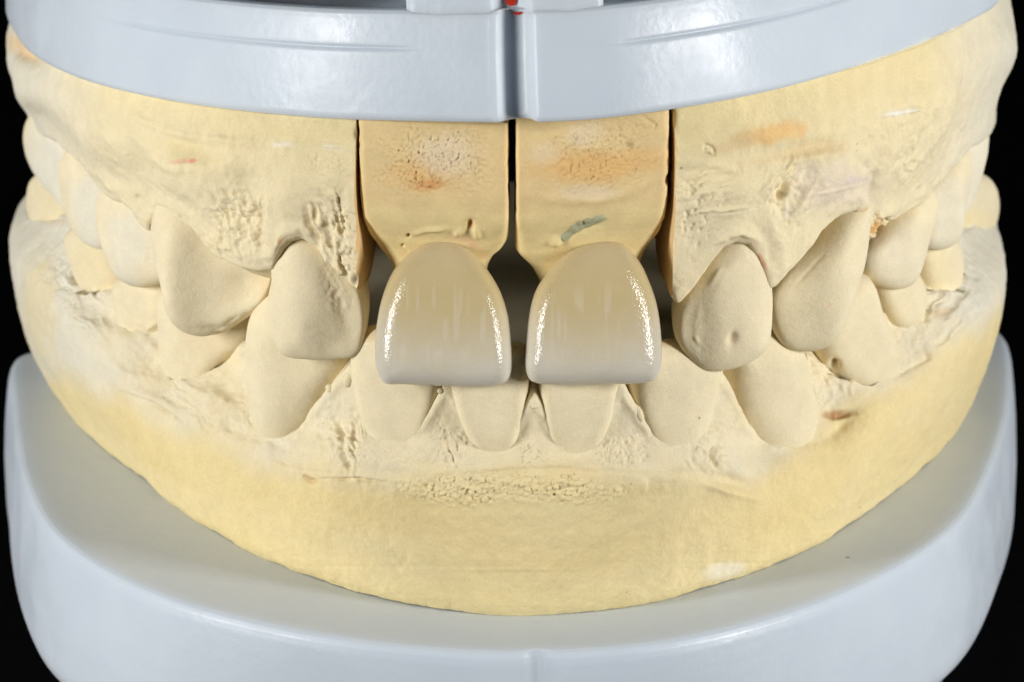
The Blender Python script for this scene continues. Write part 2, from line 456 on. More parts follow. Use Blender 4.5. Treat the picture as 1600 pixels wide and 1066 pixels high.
def body(arch, t0, t1, step, rows_fn, gz, feats, stains, colfn, seed, cut0=False, cut1=False):
    """one plaster body: rows run over the outer face to the gum line, round the lip, in across the ridge and back along the lingual side"""
    n = int((t1 - t0) / step)
    t = np.linspace(t0, t1, n)
    c = arch.at(t); nrm = arch.normal(t)
    # inward direction: the curve's own, but straight back beside a saw cut
    w = np.ones(n)
    if cut0: w = np.minimum(w, 0.5 + 0.5 * sstep(0.3, 7, t - t0))
    if cut1: w = np.minimum(w, 0.5 + 0.5 * sstep(0.3, 7, t1 - t))
    inn = nrm * w[:, None] + np.array([0, -1.0]) * (1 - w)[:, None]
    inn /= np.linalg.norm(inn, axis=1, keepdims=True)
    off, z, outer = rows_fn(t, c, gz(t))                       # (rows, n) offsets, heights, and which rows are the outer face
    G = np.zeros(off.shape + (3,))
    neg = np.minimum(off, 0); pos = np.maximum(off, 0)
    G[..., :2] = c[None] + nrm[None] * pos[..., None] + inn[None] * neg[..., None]
    G[..., 2] = z
    N = grid_normals(G)
    if np.sum(N[outer // 2, :, 1]) > 0: N = -N
    P = G.reshape(-1, 3); X, Y = project(P)
    face = np.zeros(off.shape); face[:outer] = 1
    fade = 14
    face[outer:outer + fade] = (1 - np.linspace(0, 1, fade))[:, None]
    face = face.ravel()
    d = relief(feats, X, Y, P) * face
    d += 0.22 * fbm(P / 6.0, 2, seed + 1) * (0.2 + 0.8 * face) + 0.12 * fbm(P / 2.6, 4, seed) + 0.05 * fbm(P / 0.55, 4, seed + 7, 0.6) * (0.3 + 0.7 * face)
    if cut0 or cut1:                                           # chipped saw edges
        e = np.minimum(t - t0 if cut0 else 99, t1 - t if cut1 else 99)
        e = np.broadcast_to(e, off.shape).ravel()
        d -= np.exp(-e / 0.12) * np.clip(0.10 + 0.25 * noise(P * 1.6, seed + 3), 0, 1)
    P = P + N.reshape(-1, 3) * d[:, None]
    col = colfn(X, Y, P)
    col = tint(stains, X, Y, P, col)
    F = grid_faces(off.shape[0], n)
    return P, F, col, off.shape, n

def finish_body(name, parent, res, caps, mat):
    P, F, col, sh, n = res
    V = [P]; C = [col]; base = len(P); faces = [F]
    capf = []
    for side in caps:
        idx = np.arange(sh[0]) * n + (0 if side == 0 else n - 1)
        V.append(P[idx]); C.append(np.tile(C_TAN * (0.92, 0.86, 0.78), (sh[0], 1)))  # warm light bouncing between saw-cut walls, put into the cap colour
        capf.append([base + i for i in range(sh[0])] if side == 1 else [base + i for i in range(sh[0])][::-1])
        base += sh[0]
    V = np.vstack(V); C = np.vstack(C)
    a_, b_ = np.arange(n - 1), (sh[0] - 1) * n + np.arange(n - 1)
    FF = F.tolist() + np.stack([b_, b_ + 1, a_ + 1, a_], 1).tolist() + capf
    o = mesh_obj(name, V, FF, mat, parent, C)
    bm = bmesh.new(); bm.from_mesh(o.data)
    bmesh.ops.recalc_face_normals(bm, faces=bm.faces)
    bm.to_mesh(o.data); bm.free()
    return o

# ---------------------------------------------------------------- teeth
def tooth(name, parent, mat, outline, base_px=None, arch=None, off=None, inset=1.0, az_k=0.85, H=2.0, back=(4.5, 1.6), p=3.4, q=2.0, p0=None, az=None,
          lean=0.0, center=None, feats=(), stains=(), colfn=None, seed=1, nseg=150, nring=44, shape=None, up=True, rough=0.03):
    """a tooth: its outline (photo px) lies in its own upright plane; the face swells H mm out of it, the tongue side `back` mm (neck, edge)"""
    if p0 is None:
        inset += 0.5 if up else 0.0; H *= 0.9
        h = arch.hit([base_px], lambda t: off(t) - inset)[0]
        p0 = np.array([h[2], h[3], h[1]])
        nn = arch.normal(np.array([h[0]]))[0]
        az = math.atan2(nn[0], -nn[1]) * az_k
    n = np.array([math.sin(az) * math.cos(lean), -math.cos(az) * math.cos(lean), -math.sin(lean)])
    A = np.array([math.cos(az), math.sin(az), 0.0])
    B = np.cross(A, n); B = B if B[2] > 0 else -B
    W = on_plane(outline, p0, n)
    uv = np.stack([(W - p0) @ A, (W - p0) @ B], 1)
    uv = closed_curve(uv, nseg)
    if center is None:
        cx = 0.5 * (uv.min(0) + uv.max(0))
    else:
        w = on_plane([center], p0, n)[0]; cx = np.array([(w - p0) @ A, (w - p0) @ B])
    lo, hi = uv[:, 1].min(), uv[:, 1].max(); half = 0.5 * (uv[:, 0].max() - uv[:, 0].min())
    rr = np.sin(np.linspace(0, math.pi / 2, nring + 1))[1:]
    rings = []; deps = []; R = []
    for r in rr:                                               # facial side, centre to rim
        rings.append(cx + (uv - cx) * r); R.append(np.full(nseg, r))
    for r in rr[::-3][1:]:
        rings.append(cx + (uv - cx) * r); R.append(np.full(nseg, -r))
    S = np.array(rings); R = np.array(R)
    bn = (S[..., 1] - lo) / (hi - lo)                          # 0 at the bottom of the outline, 1 at the top
    an = (S[..., 0] - cx[0]) / half
    neck = bn if up else 1 - bn
    front = H * np.clip(1 - np.abs(R) ** p, 0, 1) ** (1 / q)
    if shape is not None: front = front + shape(an, neck, np.abs(R))
    bk = -lerp(back[1], back[0], sstep(0.05, 0.75, neck)) * np.clip(1 - np.abs(R) ** 2.4, 0, 1) ** 0.5
    D = np.where(R > 0, front, bk)
    G = p0 + S[..., 0:1] * A + S[..., 1:2] * B + D[..., None] * n
    cf = p0 + cx[0] * A + cx[1] * B
    f0 = H + (shape(np.zeros(1), np.array([0.5]), np.zeros(1))[0] if shape is not None else 0)
    V = np.vstack([G.reshape(-1, 3), cf + f0 * n, cf - lerp(back[1], back[0], sstep(0.05, 0.75, 0.5)) * n])
    NN = grid_normals(np.concatenate([G, G[:, :1]], 1))[:, :-1].reshape(-1, 3)
    if NN[nseg * 3:nseg * 4].mean(0) @ n < 0: NN = -NN
    NN = np.vstack([NN, n, -n])
    X, Y = project(V)
    isf = np.concatenate([(R > 0).ravel(), [True, False]])
    d = relief(feats, X, Y, V) * isf + rough * fbm(V / 0.9, 4, seed) + 2 * rough * fbm(V / 3.0, 2, seed + 5)
    V = V + NN * d[:, None]
    if colfn is None:
        col = np.tile(C_TOOTH, (len(V), 1)) * (1 + 0.05 * fbm(V / 2.5, 3, seed + 9))[:, None]
    else:
        col = colfn(np.concatenate([an.ravel(), [0, 0]]), np.concatenate([neck.ravel(), [0.5, 0.5]]), V, np.concatenate([np.abs(R).ravel(), [0, 0]]))
    col = tint(stains, X, Y, V, col)
    nr = len(S); F = grid_faces(nr, nseg, wrap=True).tolist()
    fc, bc = nr * nseg, nr * nseg + 1
    for i in range(nseg):
        j = (i + 1) % nseg
        F.append([fc, j, i]); F.append([bc, (nr - 1) * nseg + i, (nr - 1) * nseg + j])
    o = mesh_obj(name, V, F, mat, parent, col)
    bm = bmesh.new(); bm.from_mesh(o.data); bmesh.ops.recalc_face_normals(bm, faces=bm.faces); bm.to_mesh(o.data); bm.free()
    return o

def bead(parent, px, p, r, squash=1.0, name='plaster_bead', seed=0, rot=0, deep=1.0):
    """a small plaster bead left by an air bubble, sitting at photo px on plane point p"""
    bm = bmesh.new(); bmesh.ops.create_icosphere(bm, subdivisions=3, radius=1.0)
    V = np.array([v.co[:] for v in bm.verts]); F = [[v.index for v in f.verts] for f in bm.faces]; bm.free()
    V *= (1 + 0.10 * fbm(V * 1.5 + seed * 3.1, 2, seed))[:, None]
    r *= 0.85; V = V * (r, r * deep, r * squash)
    c, s = math.cos(math.radians(rot)), math.sin(math.radians(rot))
    V = np.stack([V[:, 0] * c + V[:, 2] * s, V[:, 1], -V[:, 0] * s + V[:, 2] * c], 1) + p
    return mesh_obj(name, V, F, PLASTER, parent, np.tile(C_PALE, (len(V), 1)))

# ================================================================ the setting
# black cloth sweep the model stands on and is photographed against
yy = np.concatenate([np.linspace(-500, 260, 20), 260 + 140 * np.sin(np.linspace(0, math.pi / 2, 14)[1:])])
zz = np.concatenate([np.full(20, -32.0), -32 + 140 * (1 - np.cos(np.linspace(0, math.pi / 2, 14)[1:]))])
yy = np.append(yy, 400); zz = np.append(zz, 700)
xx = np.linspace(-700, 700, 15)
G = np.stack([np.broadcast_to(xx, (len(yy), 15)), np.broadcast_to(yy[:, None], (len(yy), 15)), np.broadcast_to(zz[:, None], (len(yy), 15))], -1)
bd = mesh_obj('backdrop', G.reshape(-1, 3), grid_faces(len(yy), 15), CLOTH)
bd['kind'] = 'structure'; bd['label'] = 'plain black cloth backdrop under and behind the plaster casts'

# ================================================================ mounting plates
def plate(parent, contour, rowsfn, marks, to_world, name='plate_body'):
    """closed plan contour (mm), rowsfn(x) -> list of (inset, height) profile rows; the last row closes to the middle"""
    C = closed_curve(contour, 900)
    T = np.roll(C, -1, 0) - np.roll(C, 1, 0); T /= np.linalg.norm(T, axis=1, keepdims=True)
    Nn = np.stack([T[:, 1], -T[:, 0]], 1)
    if ((C - C.mean(0)) * Nn).sum() < 0: Nn = -Nn
    prof = rowsfn(C)                                           # (rows, n, 2): outward offset, local height
    G = np.zeros(prof.shape[:2] + (3,))
    G[..., :2] = C[None] + Nn[None] * prof[..., 0:1]
    G[..., 2] = prof[..., 1]
    P = G.reshape(-1, 3)
    P = to_world(P)
    nr, nc = prof.shape[:2]
    F = grid_faces(nr, nc, wrap=True).tolist()
    F.append(list(range(nc))[::-1]); F.append([(nr - 1) * nc + i for i in range(nc)])
    o = mesh_obj(name, P, F, PLASTIC, parent)
    bm = bmesh.new(); bm.from_mesh(o.data); bmesh.ops.recalc_face_normals(bm, faces=bm.faces); bm.to_mesh(o.data); bm.free()
    return o, C, Nn

def smooth_rows(keys, per=6):
    """densify a profile polyline of (offset, height) with rounded interpolation kept simple: linear subdivision"""
    out = []
    for a, b in zip(keys[:-1], keys[1:]):
        for k in range(per): out.append((lerp(a[0], b[0], k / per), lerp(a[1], b[1], k / per)))
    out.append(keys[-1]); return out

# --- lower plate
LP = thing('mounting_plate', 'pale blue white plastic plate under the lower plaster cast', 'plate', (0, 25, -32), 'mounting plates')
rim_px = [(24, 640), (52, 775), (104, 846), (240, 924), (430, 978), (640, 1010), (830, 1018), (1050, 1000), (1300, 930), (1480, 828), (1556, 700)]
rim = on_plane(rim_px, (0, 0, PLATE_Z), np.array([0, 0, 1.0]))[:, :2]
L_end, R_end = (-38.2, 46.5), (38.3, 57.5)
contour = [tuple(p) for p in rim] + [(37.9, 45), (38.4, 55.5), (37.2, 57.4), (20, 57.6), (0, 57.0), (-20, 53.5), (-36.6, 51.6), (-38.9, 50.4)]
def lower_rows(C):
    n = len(C); x = C[:, 0]; y = C[:, 1]
    front = 1 - sstep(8, 16, y)
    notch = np.exp(-((x - 1.2) / 0.8) ** 2) * front
    keys = [(-6, 0.0), (-3.0, 0.0), (-0.6, 0.0), (-0.25, -0.04), (0.02, -0.18), (0.2, -0.45), (0.32, -0.9), (0.45, -1.8), (0.58, -2.9), (0.72, -4.4), (0.85, -6.6), (0.85, -10.0), (0.6, -10.9), (-0.2, -11.2), (-1.6, -11.4), (-2.1, -11.9), (-2.1, -15.5)]
    pr = np.array(smooth_rows(keys, 4))
    out = np.zeros((len(pr), n, 2))
    out[..., 0] = pr[:, 0:1]; out[..., 1] = pr[:, 1:2]
    m = sstep(-0.5, 0.3, pr[:, 0])[:, None] * (pr[:, 1] > -11)[:, None]
    out[..., 0] -= 0.55 * m * notch
    return out
plate(LP, contour, lower_rows, [], lambda P: P + (0, 0, PLATE_Z))

# --- upper plate
UPL = thing('mounting_plate', 'pale blue white plastic plate with red ink dot, on top of the upper cast', 'plate', (0, 25, 18), 'mounting plates')
un = np.array([-U_ROLL, U_TILT, 1.0]); un /= np.linalg.norm(un)
ue = np.array([1.0, 0, 0]) - un * un[0]; ue /= np.linalg.norm(ue); uf = np.cross(un, ue); UO = np.array([0, U_Y, U_Z])
up_px = [(10, 18), (25, 60), (60, 95), (150, 134), (300, 166), (500, 187), (700, 193), (800, 194), (900, 191), (1000, 181), (1200, 146), (1400, 86), (1520, 34), (1562, 6)]
uw = on_plane(up_px, (0, U_Y, U_Z), un)
def to_local(P): return np.stack([(P - UO) @ ue, (P - UO) @ uf], 1)
def up_world(P): return UO + P[:, 0:1] * ue + P[:, 1:2] * uf + P[:, 2:3] * un
ul = to_local(uw)
ucont = [tuple(p) for p in ul] + [(ul[-1, 0] + 0.7, ul[-1, 1] + 8), (ul[-1, 0] + 0.3, 55), (32, 58.5), (0, 59), (-32, 59), (-36.5, 57), (ul[0, 0] - 0.1, ul[0, 1] + 5)]
def upper_rows(C):
    n = len(C); x = C[:, 0]; y = C[:, 1]
    front = 1 - sstep(9, 16, y)
    notch = np.exp(-(np.abs((x + 0.1) / 1.02) ** 4)) * front
    lips = (np.exp(-((np.abs(x + 0.1) - 1.35) / 0.22) ** 2)) * front
    gro = sstep(5.5, 9, np.abs(x)) * (1 - sstep(24, 30, np.abs(x)))
    tab = (1 - sstep(6.1, 6.25, np.abs(x + 0.3))) * front
    keys = [(-8, 0.0), (-0.5, 0.0), (-0.12, 0.1), (0, 0.35), (-0.1, 1.6), (-0.25, 3.0), (-0.42, 4.25), (-0.47, 4.55), (-0.52, 4.75), (-0.56, 4.95), (-0.70, 5.8), (-0.84, 6.5), (-0.94, 6.85), (-1.15, 7.05), (-1.5, 7.1), (-2.0, 7.1), (-2.04, 7.05), (-2.12, 6.85), (-2.4, 6.78), (-9, 6.78)]
    pr = np.array(smooth_rows(keys, 5))
    out = np.zeros((len(pr), n, 2))
    out[..., 0] = pr[:, 0:1]; out[..., 1] = pr[:, 1:2]
    wall = (sstep(-1.5, -0.9, pr[:, 0]))[:, None] * (pr[:, 1] > 0.0)[:, None]
    out[..., 0] -= 1.15 * np.clip(wall + (pr[:, 0] > -0.55)[:, None] * 1.0, 0, 1) * notch
    out[..., 0] += 0.10 * wall * lips
    g = np.exp(-((pr[:, 1] - 4.7) / 0.16) ** 2)[:, None] * (pr[:, 0] > -0.8)[:, None]
    out[..., 0] -= 0.13 * g * gro
    return out
plate(UPL, ucont, upper_rows, [], up_world)
# raised tab in the middle of the rim, with the notch running on up through it
tb = []
bmv = []
f_front = lambda x: np.interp(x, *(lambda o: (ul[o, 0], ul[o, 1]))(np.argsort(ul[:, 0])))
xs = np.linspace(-6.75, 5.75, 120)
yf = f_front(xs) + 0.99 + 1.0 * np.exp(-(np.abs((xs + 0.1) / 1.02) ** 4))
prof = [(0.0, 6.85), (0.0, 9.6), (0.1, 9.8), (0.4, 9.95), (6, 9.95), (6.2, 6.8)]
G = np.zeros((len(prof), len(xs), 3))
for i, (dy, hz) in enumerate(prof):
    edge = 0.25 * (np.exp(-(xs - xs[0]) / 0.15) + np.exp(-(xs[-1] - xs) / 0.15))
    G[i, :, 0] = xs; G[i, :, 1] = (yf if i < 4 else f_front(xs) + 1) + dy + edge * (i < 4); G[i, :, 2] = hz
V = G.reshape(-1, 3); n = len(xs)
F = grid_faces(len(prof), n).tolist() + [[i * n for i in range(len(prof))], [i * n + n - 1 for i in range(len(prof))][::-1]]
mesh_obj('rim_tab', up_world(V), F, PLASTIC, UPL, smooth=False)
# red ink: a dab and an arc on the notch
def ink(pts, w):
    W = on_plane(pts, (0, U_Y + 2.0 + 0.0, U_Z + 8), np.array([0, -1.0, 0.06]))
    out = []; m = len(W)
    T = np.gradient(W, axis=0); T /= np.linalg.norm(T, axis=1, keepdims=True) + 1e-9
    S = np.cross(T, np.array([0, -1.0, 0]))
    ww = w * np.sin(np.linspace(0.25, math.pi - 0.25, m)) ** 0.6
    ww = ww * (1 + 0.25 * noise(W * 3, 4))
    V = np.vstack([W + S * ww[:, None] / 2, W - S * ww[:, None] / 2])
    V = np.vstack([V + (0, -0.02, 0), V + (0, 0.4, 0)])
    F = []
    for i in range(m - 1):
        F += [[i, i + 1, m + i + 1, m + i], [i + 1, i, 2 * m + i, 2 * m + i + 1], [m + i, m + i + 1, 3 * m + i + 1, 3 * m + i]]
    F += [[0, m, 3 * m, 2 * m], [m - 1, 3 * m - 1, 4 * m - 1, 2 * m - 1][::-1]]
    return V, F
for pts, w in (([(797, -8), (798, -2), (799, 3), (800, 9)], 0.62), ([(802, 21), (808, 22), (814, 20), (819, 16)], 0.14)):
    P0 = np.array(pts, float); k = np.linspace(0, len(pts) - 1, 24)
    pp = np.stack([np.interp(k, range(len(pts)), P0[:, 0]), np.interp(k, range(len(pts)), P0[:, 1])], 1)
    V, F = ink(pp, w)
    mesh_obj('ink_mark', V, F, INK, UPL, smooth=False, label='red ink mark at the top of the notch')

# ================================================================ upper cast sections
def upper_rows_fn(t, c, zg):
    zt = upper_plane_z(c[:, 0], c[:, 1]) - 0.05
    nv = 190
    v = np.linspace(0, 1, nv)[:, None]
    rear = sstep(14, 34, np.abs(t))[None]
    og = up_off(t)[None]
    # outer face: slight waist at the plate, fullest mid-way, drawn in to the gum line
    off = lerp(-0.5, 0.0, sstep(0, 0.3, v)) + og * sstep(0.35, 1.0, v)
    off = off + 0.35 * np.sin(math.pi * v) * (1 - rear)
    z = lerp(zt[None], zg[None], v)
    in_arch = sstep(12.5, 16, np.abs(t))[None]
    ph = np.linspace(0, math.pi / 2, 12)[1:, None]
    r = 0.55
    lo = og - r * (1 - np.cos(ph)); lz = zg[None] - r * np.sin(ph)
    k = np.linspace(0, 1, 14)[1:, None]
    io = lerp(og - r, -9.5, k); iz = lerp(zg[None] - r, np.maximum(zg[None] + 1.2, 8.0), sstep(0.3, 1, k)) - 1.3 * np.exp(-((k - 0.3) / 0.2) ** 2) * in_arch
    kk = np.linspace(0, 1, 6)[1:, None]
    bo = np.broadcast_to(np.full((1, len(t)), -10.0), (5, len(t))); bz = lerp(np.maximum(zg[None] + 1.4, 8.2), zt[None], kk)
    return np.vstack([off, lo, io, bo]), np.vstack([z, lz, iz, bz]), nv

def upper_col(X, Y, P):
    h = sstep(0.0, 9.0, P[:, 2] - 9.5 + 1.5 * fbm(P / 5, 3, 3))
    col = lerp(C_PALE, C_YEL, (0.15 + 0.75 * h)[:, None])
    rear = sstep(27, 37, np.abs(P[:, 0]) + 2 * fbm(P / 6, 2, 8))
    col = lerp(col, C_WHITE, (0.75 * rear)[:, None])
    return col * (1 + 0.05 * fbm(P / 2.2, 4, 12))[:, None]

FE_UL = [('bump', 455, 320, 34, 70, 0, 0.5), ('bump', 280, 280, 40, 65, -25, 0.5), ('bump', 385, 300, 34, 80, 0, -0.45), ('bump', 530, 300, 24, 90, 0, -0.2),
         ('bump', 285, 225, 55, 22, 22, -0.45), ('line', [(205, 205), (245, 245), (280, 256), (330, 262)], 9, 0.22), ('line', [(195, 175), (250, 202), (300, 215), (420, 224)], 7, 0.18),
         ('line', [(425, 226), (445, 229), (462, 226)], 5, 0.13), ('line', [(505, 228), (535, 228), (556, 236)], 4, 0.15),
         ('wrinkle', 365, 350, 58, 68, 10, 11, 0.26, 62), ('nodule', 385, 375, 40, 50, 0, 0.45, 0.10), ('grain', 360, 350, 50, 60, 0, 0.3, 0.10), ('line', [(395, 322), (404, 345), (402, 375), (410, 398)], 5, -0.35),
         ('line', [(330, 300), (345, 330), (352, 350)], 4, -0.25), ('line', [(348, 295), (362, 320)], 3, -0.2),
         ('wrinkle', 525, 375, 48, 110, -8, 10, 0.28, 75), ('nodule', 548, 420, 26, 60, -14, 0.42, 0.24), ('grain', 525, 370, 40, 80, 0, 0.3, 0.12), ('grain', 520, 255, 42, 25, 0, 0.3, 0.10),
         ('line', [(500, 400), (530, 425), (560, 455), (580, 475)], 10, 0.28), ('line', [(415, 372), (432, 385), (440, 372)], 5, 0.2),
         ('bump', 445, 362, 24, 12, 0, 0.25), ('line', [(212, 305), (218, 318)], 3, -0.2), ('line', [(235, 350), (248, 362)], 3, -0.2),
         ('line', [(130, 245), (180, 290), (215, 335)], 6, 0.18), ('bump', 40, 150, 30, 45, 10, 0.5), ('bump', 150, 215, 50, 40, 30, 0.25), ('bump', 215, 270, 30, 40, 0, -0.25), ('bump', 350, 260, 60, 20, 0, 0.2), ('bump', 500, 280, 40, 30, 0, 0.2), ('line', [(140, 170), (175, 240), (200, 290)], 8, -0.15), ('line', [(100, 160), (130, 215), (150, 250)], 8, 0.15), ('bump', 45, 85, 30, 14, 20, -0.5)]
ST_UL = [('spot', 40, 75, 45, 22, 25, C_ORANGE, 0.55), ('spot', 290, 238, 60, 18, 20, C_YEL * 0.94, 0.7), ('spot', 480, 205, 130, 22, 0, C_YEL, 0.7),
         ('spot', 293, 250, 22, 4, 0, C_PINK, 0.6), ('spot', 305, 251, 6, 4, 0, srgb(226, 120, 100), 0.5), ('spot', 525, 400, 45, 80, 0, C_PALE, 0.5),
         ('trace', [(395, 322), (404, 345), (402, 375)], 4, C_TAN, 0.6), ('trace', [(437, 380), (444, 366)], 4, srgb(206, 130, 74), 0.7),
         ('trace', [(425, 226), (462, 226)], 4, srgb(240, 236, 222), 0.7), ('trace', [(505, 228), (556, 236)], 4, srgb(240, 236, 222), 0.7)]
FE_UR = [('bump', 1150, 315, 34, 70, 0, 0.45), ('bump', 1315, 275, 45, 60, 25, 0.45), ('bump', 1225, 340, 30, 70, 20, -0.35), ('bump', 1085, 370, 24, 60, 0, -0.2), ('bump', 1085, 215, 38, 25, -20, 0.2),
         ('bump', 1270, 232, 75, 16, -10, -0.40), ('line', [(1190, 256), (1240, 250), (1300, 240), (1345, 215)], 7, 0.22), ('bump', 1205, 210, 52, 16, -6, 0.18),
         ('line', [(1100, 236), (1102, 226), (1114, 232), (1118, 244)], 3, -0.22), ('line', [(1275, 256), (1246, 282), (1222, 298), (1218, 322), (1226, 338)], 6, -0.40),
         ('line', [(1262, 270), (1236, 292), (1230, 312)], 5, 0.3), ('line', [(1058, 342), (1100, 330), (1165, 320)], 3, 0.12), ('line', [(1165, 320), (1205, 280), (1240, 250)], 4, 0.14), ('line', [(1248, 308), (1300, 295), (1345, 284)], 3, 0.07),
         ('pits', 1090, 350, 38, 48, 0, 0.42, 0.16), ('pits', 1235, 355, 25, 30, 0, 0.5, 0.12), ('grain', 1100, 300, 45, 30, 0, 0.35, 0.10), ('wrinkle', 1235, 300, 60, 56, 0, 12, 0.28, 125),
         ('line', [(1372, 182), (1430, 170), (1445, 174)], 4, 0.16), ('line', [(1425, 115), (1450, 128)], 5, -0.15),
         ('fissure', 1378, 358, 24, 26, 30, 0.9, 0.8), ('bump', 1372, 356, 9, 9, 0, -0.5), ('bump', 1386, 345, 7, 7, 0, -0.45),
         ('line', [(1500, 110), (1470, 200), (1400, 290)], 6, 0.15), ('line', [(1470, 120), (1440, 210), (1385, 300)], 7, -0.15), ('line', [(1440, 190), (1420, 250)], 6, 0.15),
         ('bump', 1575, 80, 30, 50, 0, 0.5), ('bump', 1085, 270, 40, 26, -20, -0.25), ('bump', 1170, 285, 40, 30, -30, 0.25), ('bump', 1300, 340, 40, 30, -40, -0.2), ('bump', 1390, 240, 40, 60, 25, 0.25), ('bump', 1440, 130, 50, 20, -20, -0.2), ('line', [(1205, 345), (1222, 380), (1212, 420)], 10, 0.2), ('line', [(1060, 250), (1120, 262), (1180, 256)], 10, 0.2), ('line', [(1330, 240), (1360, 270), (1352, 310)], 8, -0.15), ('wrinkle', 1100, 300, 60, 60, 0, 12, 0.14, 160), ('wrinkle', 1430, 220, 80, 110, 25, 14, 0.16, 115), ('line', [(1120, 378), (1150, 360), (1180, 372)], 5, 0.2)]
ST_UR = [('spot', 1208, 208, 62, 20, -8, srgb(232, 182, 110), 0.65), ('spot', 1150, 222, 50, 16, -20, C_TAN, 0.5), ('spot', 1085, 214, 32, 28, 0, C_YEL * 0.96, 0.8),
         ('spot', 1260, 238, 95, 14, -10, C_TAN * 0.92, 0.5), ('spot', 1300, 290, 80, 50, 0, C_LILAC, 0.25), ('spot', 1330, 280, 30, 10, 0, srgb(216, 198, 206), 0.35),
         ('trace', [(1240, 315), (1232, 345)], 5, srgb(210, 198, 210), 0.3), ('trace', [(1497, 118), (1500, 132)], 4, srgb(190, 160, 176), 0.7),
         ('spot', 1200, 130, 260, 30, -14, C_YEL, 0.6), ('spot', 1372, 358, 16, 16, 0, srgb(214, 164, 90), 0.8), ('trace', [(1346, 320), (1350, 338)], 4, srgb(214, 150, 84), 0.9),
         ('trace', [(1176, 374), (1192, 410), (1198, 440)], 3, srgb(206, 132, 84), 0.7), ('trace', [(1100, 236), (1118, 244)], 2.5, srgb(160, 140, 90), 0.7),
         ('trace', [(1372, 182), (1430, 170)], 4, srgb(240, 238, 230), 0.8), ('spot', 1100, 350, 45, 60, 0, C_PALE * 0.96, 0.6)]

def margin(px, dy):
    return [(x, y + dy) for x, y in px[::1]]
FE_UL += [('line', margin(GUM_UL, -11), 9, 0.16), ('line', margin(GUM_UL, -30), 12, -0.08)]
FE_UR += [('line', margin(GUM_UR, -11), 9, 0.16), ('line', margin(GUM_UR, -30), 12, -0.08)]
UL = thing('upper_cast_section', 'cream plaster side section of the upper cast, left of the two dies', 'plaster cast', (-27, 22, 4), 'upper cast sections')
UR = thing('upper_cast_section', 'cream plaster side section of the upper cast with an orange stain, right of the dies', 'plaster cast', (27, 22, 4), 'upper cast sections')
gul, gur = gum_z(UPPER, GUM_UL, up_off), gum_z(UPPER, GUM_UR, up_off)
tl = UPPER.hit([(556, 300)], lambda t: t * 0)[0, 0]; tr = UPPER.hit([(1054, 300)], lambda t: t * 0)[0, 0]
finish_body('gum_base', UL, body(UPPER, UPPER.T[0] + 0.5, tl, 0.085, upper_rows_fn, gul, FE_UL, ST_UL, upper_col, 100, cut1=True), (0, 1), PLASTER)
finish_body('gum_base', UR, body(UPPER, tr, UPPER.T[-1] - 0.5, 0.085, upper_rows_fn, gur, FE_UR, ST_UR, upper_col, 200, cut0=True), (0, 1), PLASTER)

def soft(x): return 0.5 * (x + np.sqrt(x * x + 0.03))
def incisor_shape(an, nk, r):
    return 0.12 * np.cos(an * 7.5) * (1 - sstep(0.5, 0.95, nk)) * (1 - r ** 3)
def canine_shape(an, nk, r):
    return (0.55 * np.exp(-(an / 0.45) ** 2) - 0.2) * (1 - r ** 2.5)

UK = dict(arch=UPPER, off=up_off, mat=PLASTER, up=True, lean=-0.12)
tooth('lateral_incisor', UL, outline=[(455, 340), (425, 380), (428, 430), (420, 480), (430, 530), (446, 555), (480, 561), (535, 560), (560, 552), (570, 520), (568, 470), (545, 410), (500, 360)], base_px=(495, 470),
      H=1.7, inset=1.0, shape=lambda a, n, r: (0.35 * np.exp(-((a + 0.15) / 0.4) ** 2) - 1.7 * soft(a - 0.22)) * (1 - r ** 4), az_k=0.9,
      feats=[('line', [(505, 425), (530, 470), (545, 520)], 9, -0.10), ('grain', 528, 465, 24, 60, -20, 0.22, 0.07), ('bump', 470, 525, 30, 25, 0, 0.12)], seed=301, **UK)
tooth('canine', UL, outline=[(265, 300), (246, 340), (252, 400), (268, 450), (282, 500), (305, 522), (345, 521), (385, 497), (418, 465), (430, 430), (425, 395), (380, 370), (330, 320)], base_px=(330, 430),
      H=2.4, inset=1.4, az_k=0.75, shape=lambda a, n, r: (0.8 * np.exp(-((a + 0.22) / 0.3) ** 2) - 2.0 * soft(a + 0.1)) * (1 - r ** 4), center=(325, 420),
      feats=[('line', [(303, 515), (345, 516), (390, 488)], 8, -0.25), ('bump', 390, 440, 40, 30, -30, -0.4)],
      stains=[('spot', 415, 440, 25, 40, 0, C_TAN, 0.5)], seed=302, **UK)
tooth('premolar', UL, outline=[(180, 280), (160, 310), (164, 370), (182, 415), (203, 441), (228, 449), (266, 437), (290, 400), (282, 350), (235, 300)], base_px=(215, 380),
      H=1.6, inset=1.0, p=5, q=2.2, az_k=0.75, back=(6, 3), shape=canine_shape, feats=[('grain', 232, 400, 10, 30, 0, 0.4, 0.14)], stains=[('spot', 200, 380, 40, 80, 0, C_WHITE, 0.55)], seed=303, **UK)
tooth('premolar', UL, outline=[(125, 222), (106, 250), (110, 310), (126, 355), (148, 384), (168, 391), (186, 372), (190, 320), (170, 260)], base_px=(145, 320),
      H=1.6, inset=0.9, p=5, q=2.2, az_k=0.75, back=(6, 3), shape=canine_shape, stains=[('spot', 145, 320, 40, 90, 0, C_WHITE, 0.75)], seed=304, **UK)
tooth('molar', UL, outline=[(65, 165), (46, 195), (48, 232), (60, 265), (78, 292), (105, 322), (130, 348), (145, 300), (138, 245), (105, 190)], base_px=(85, 260),
      H=1.4, inset=0.8, az_k=0.7, back=(7, 4), p=4, stains=[('spot', 85, 260, 60, 90, 0, C_WHITE, 0.85)], seed=305, **UK)

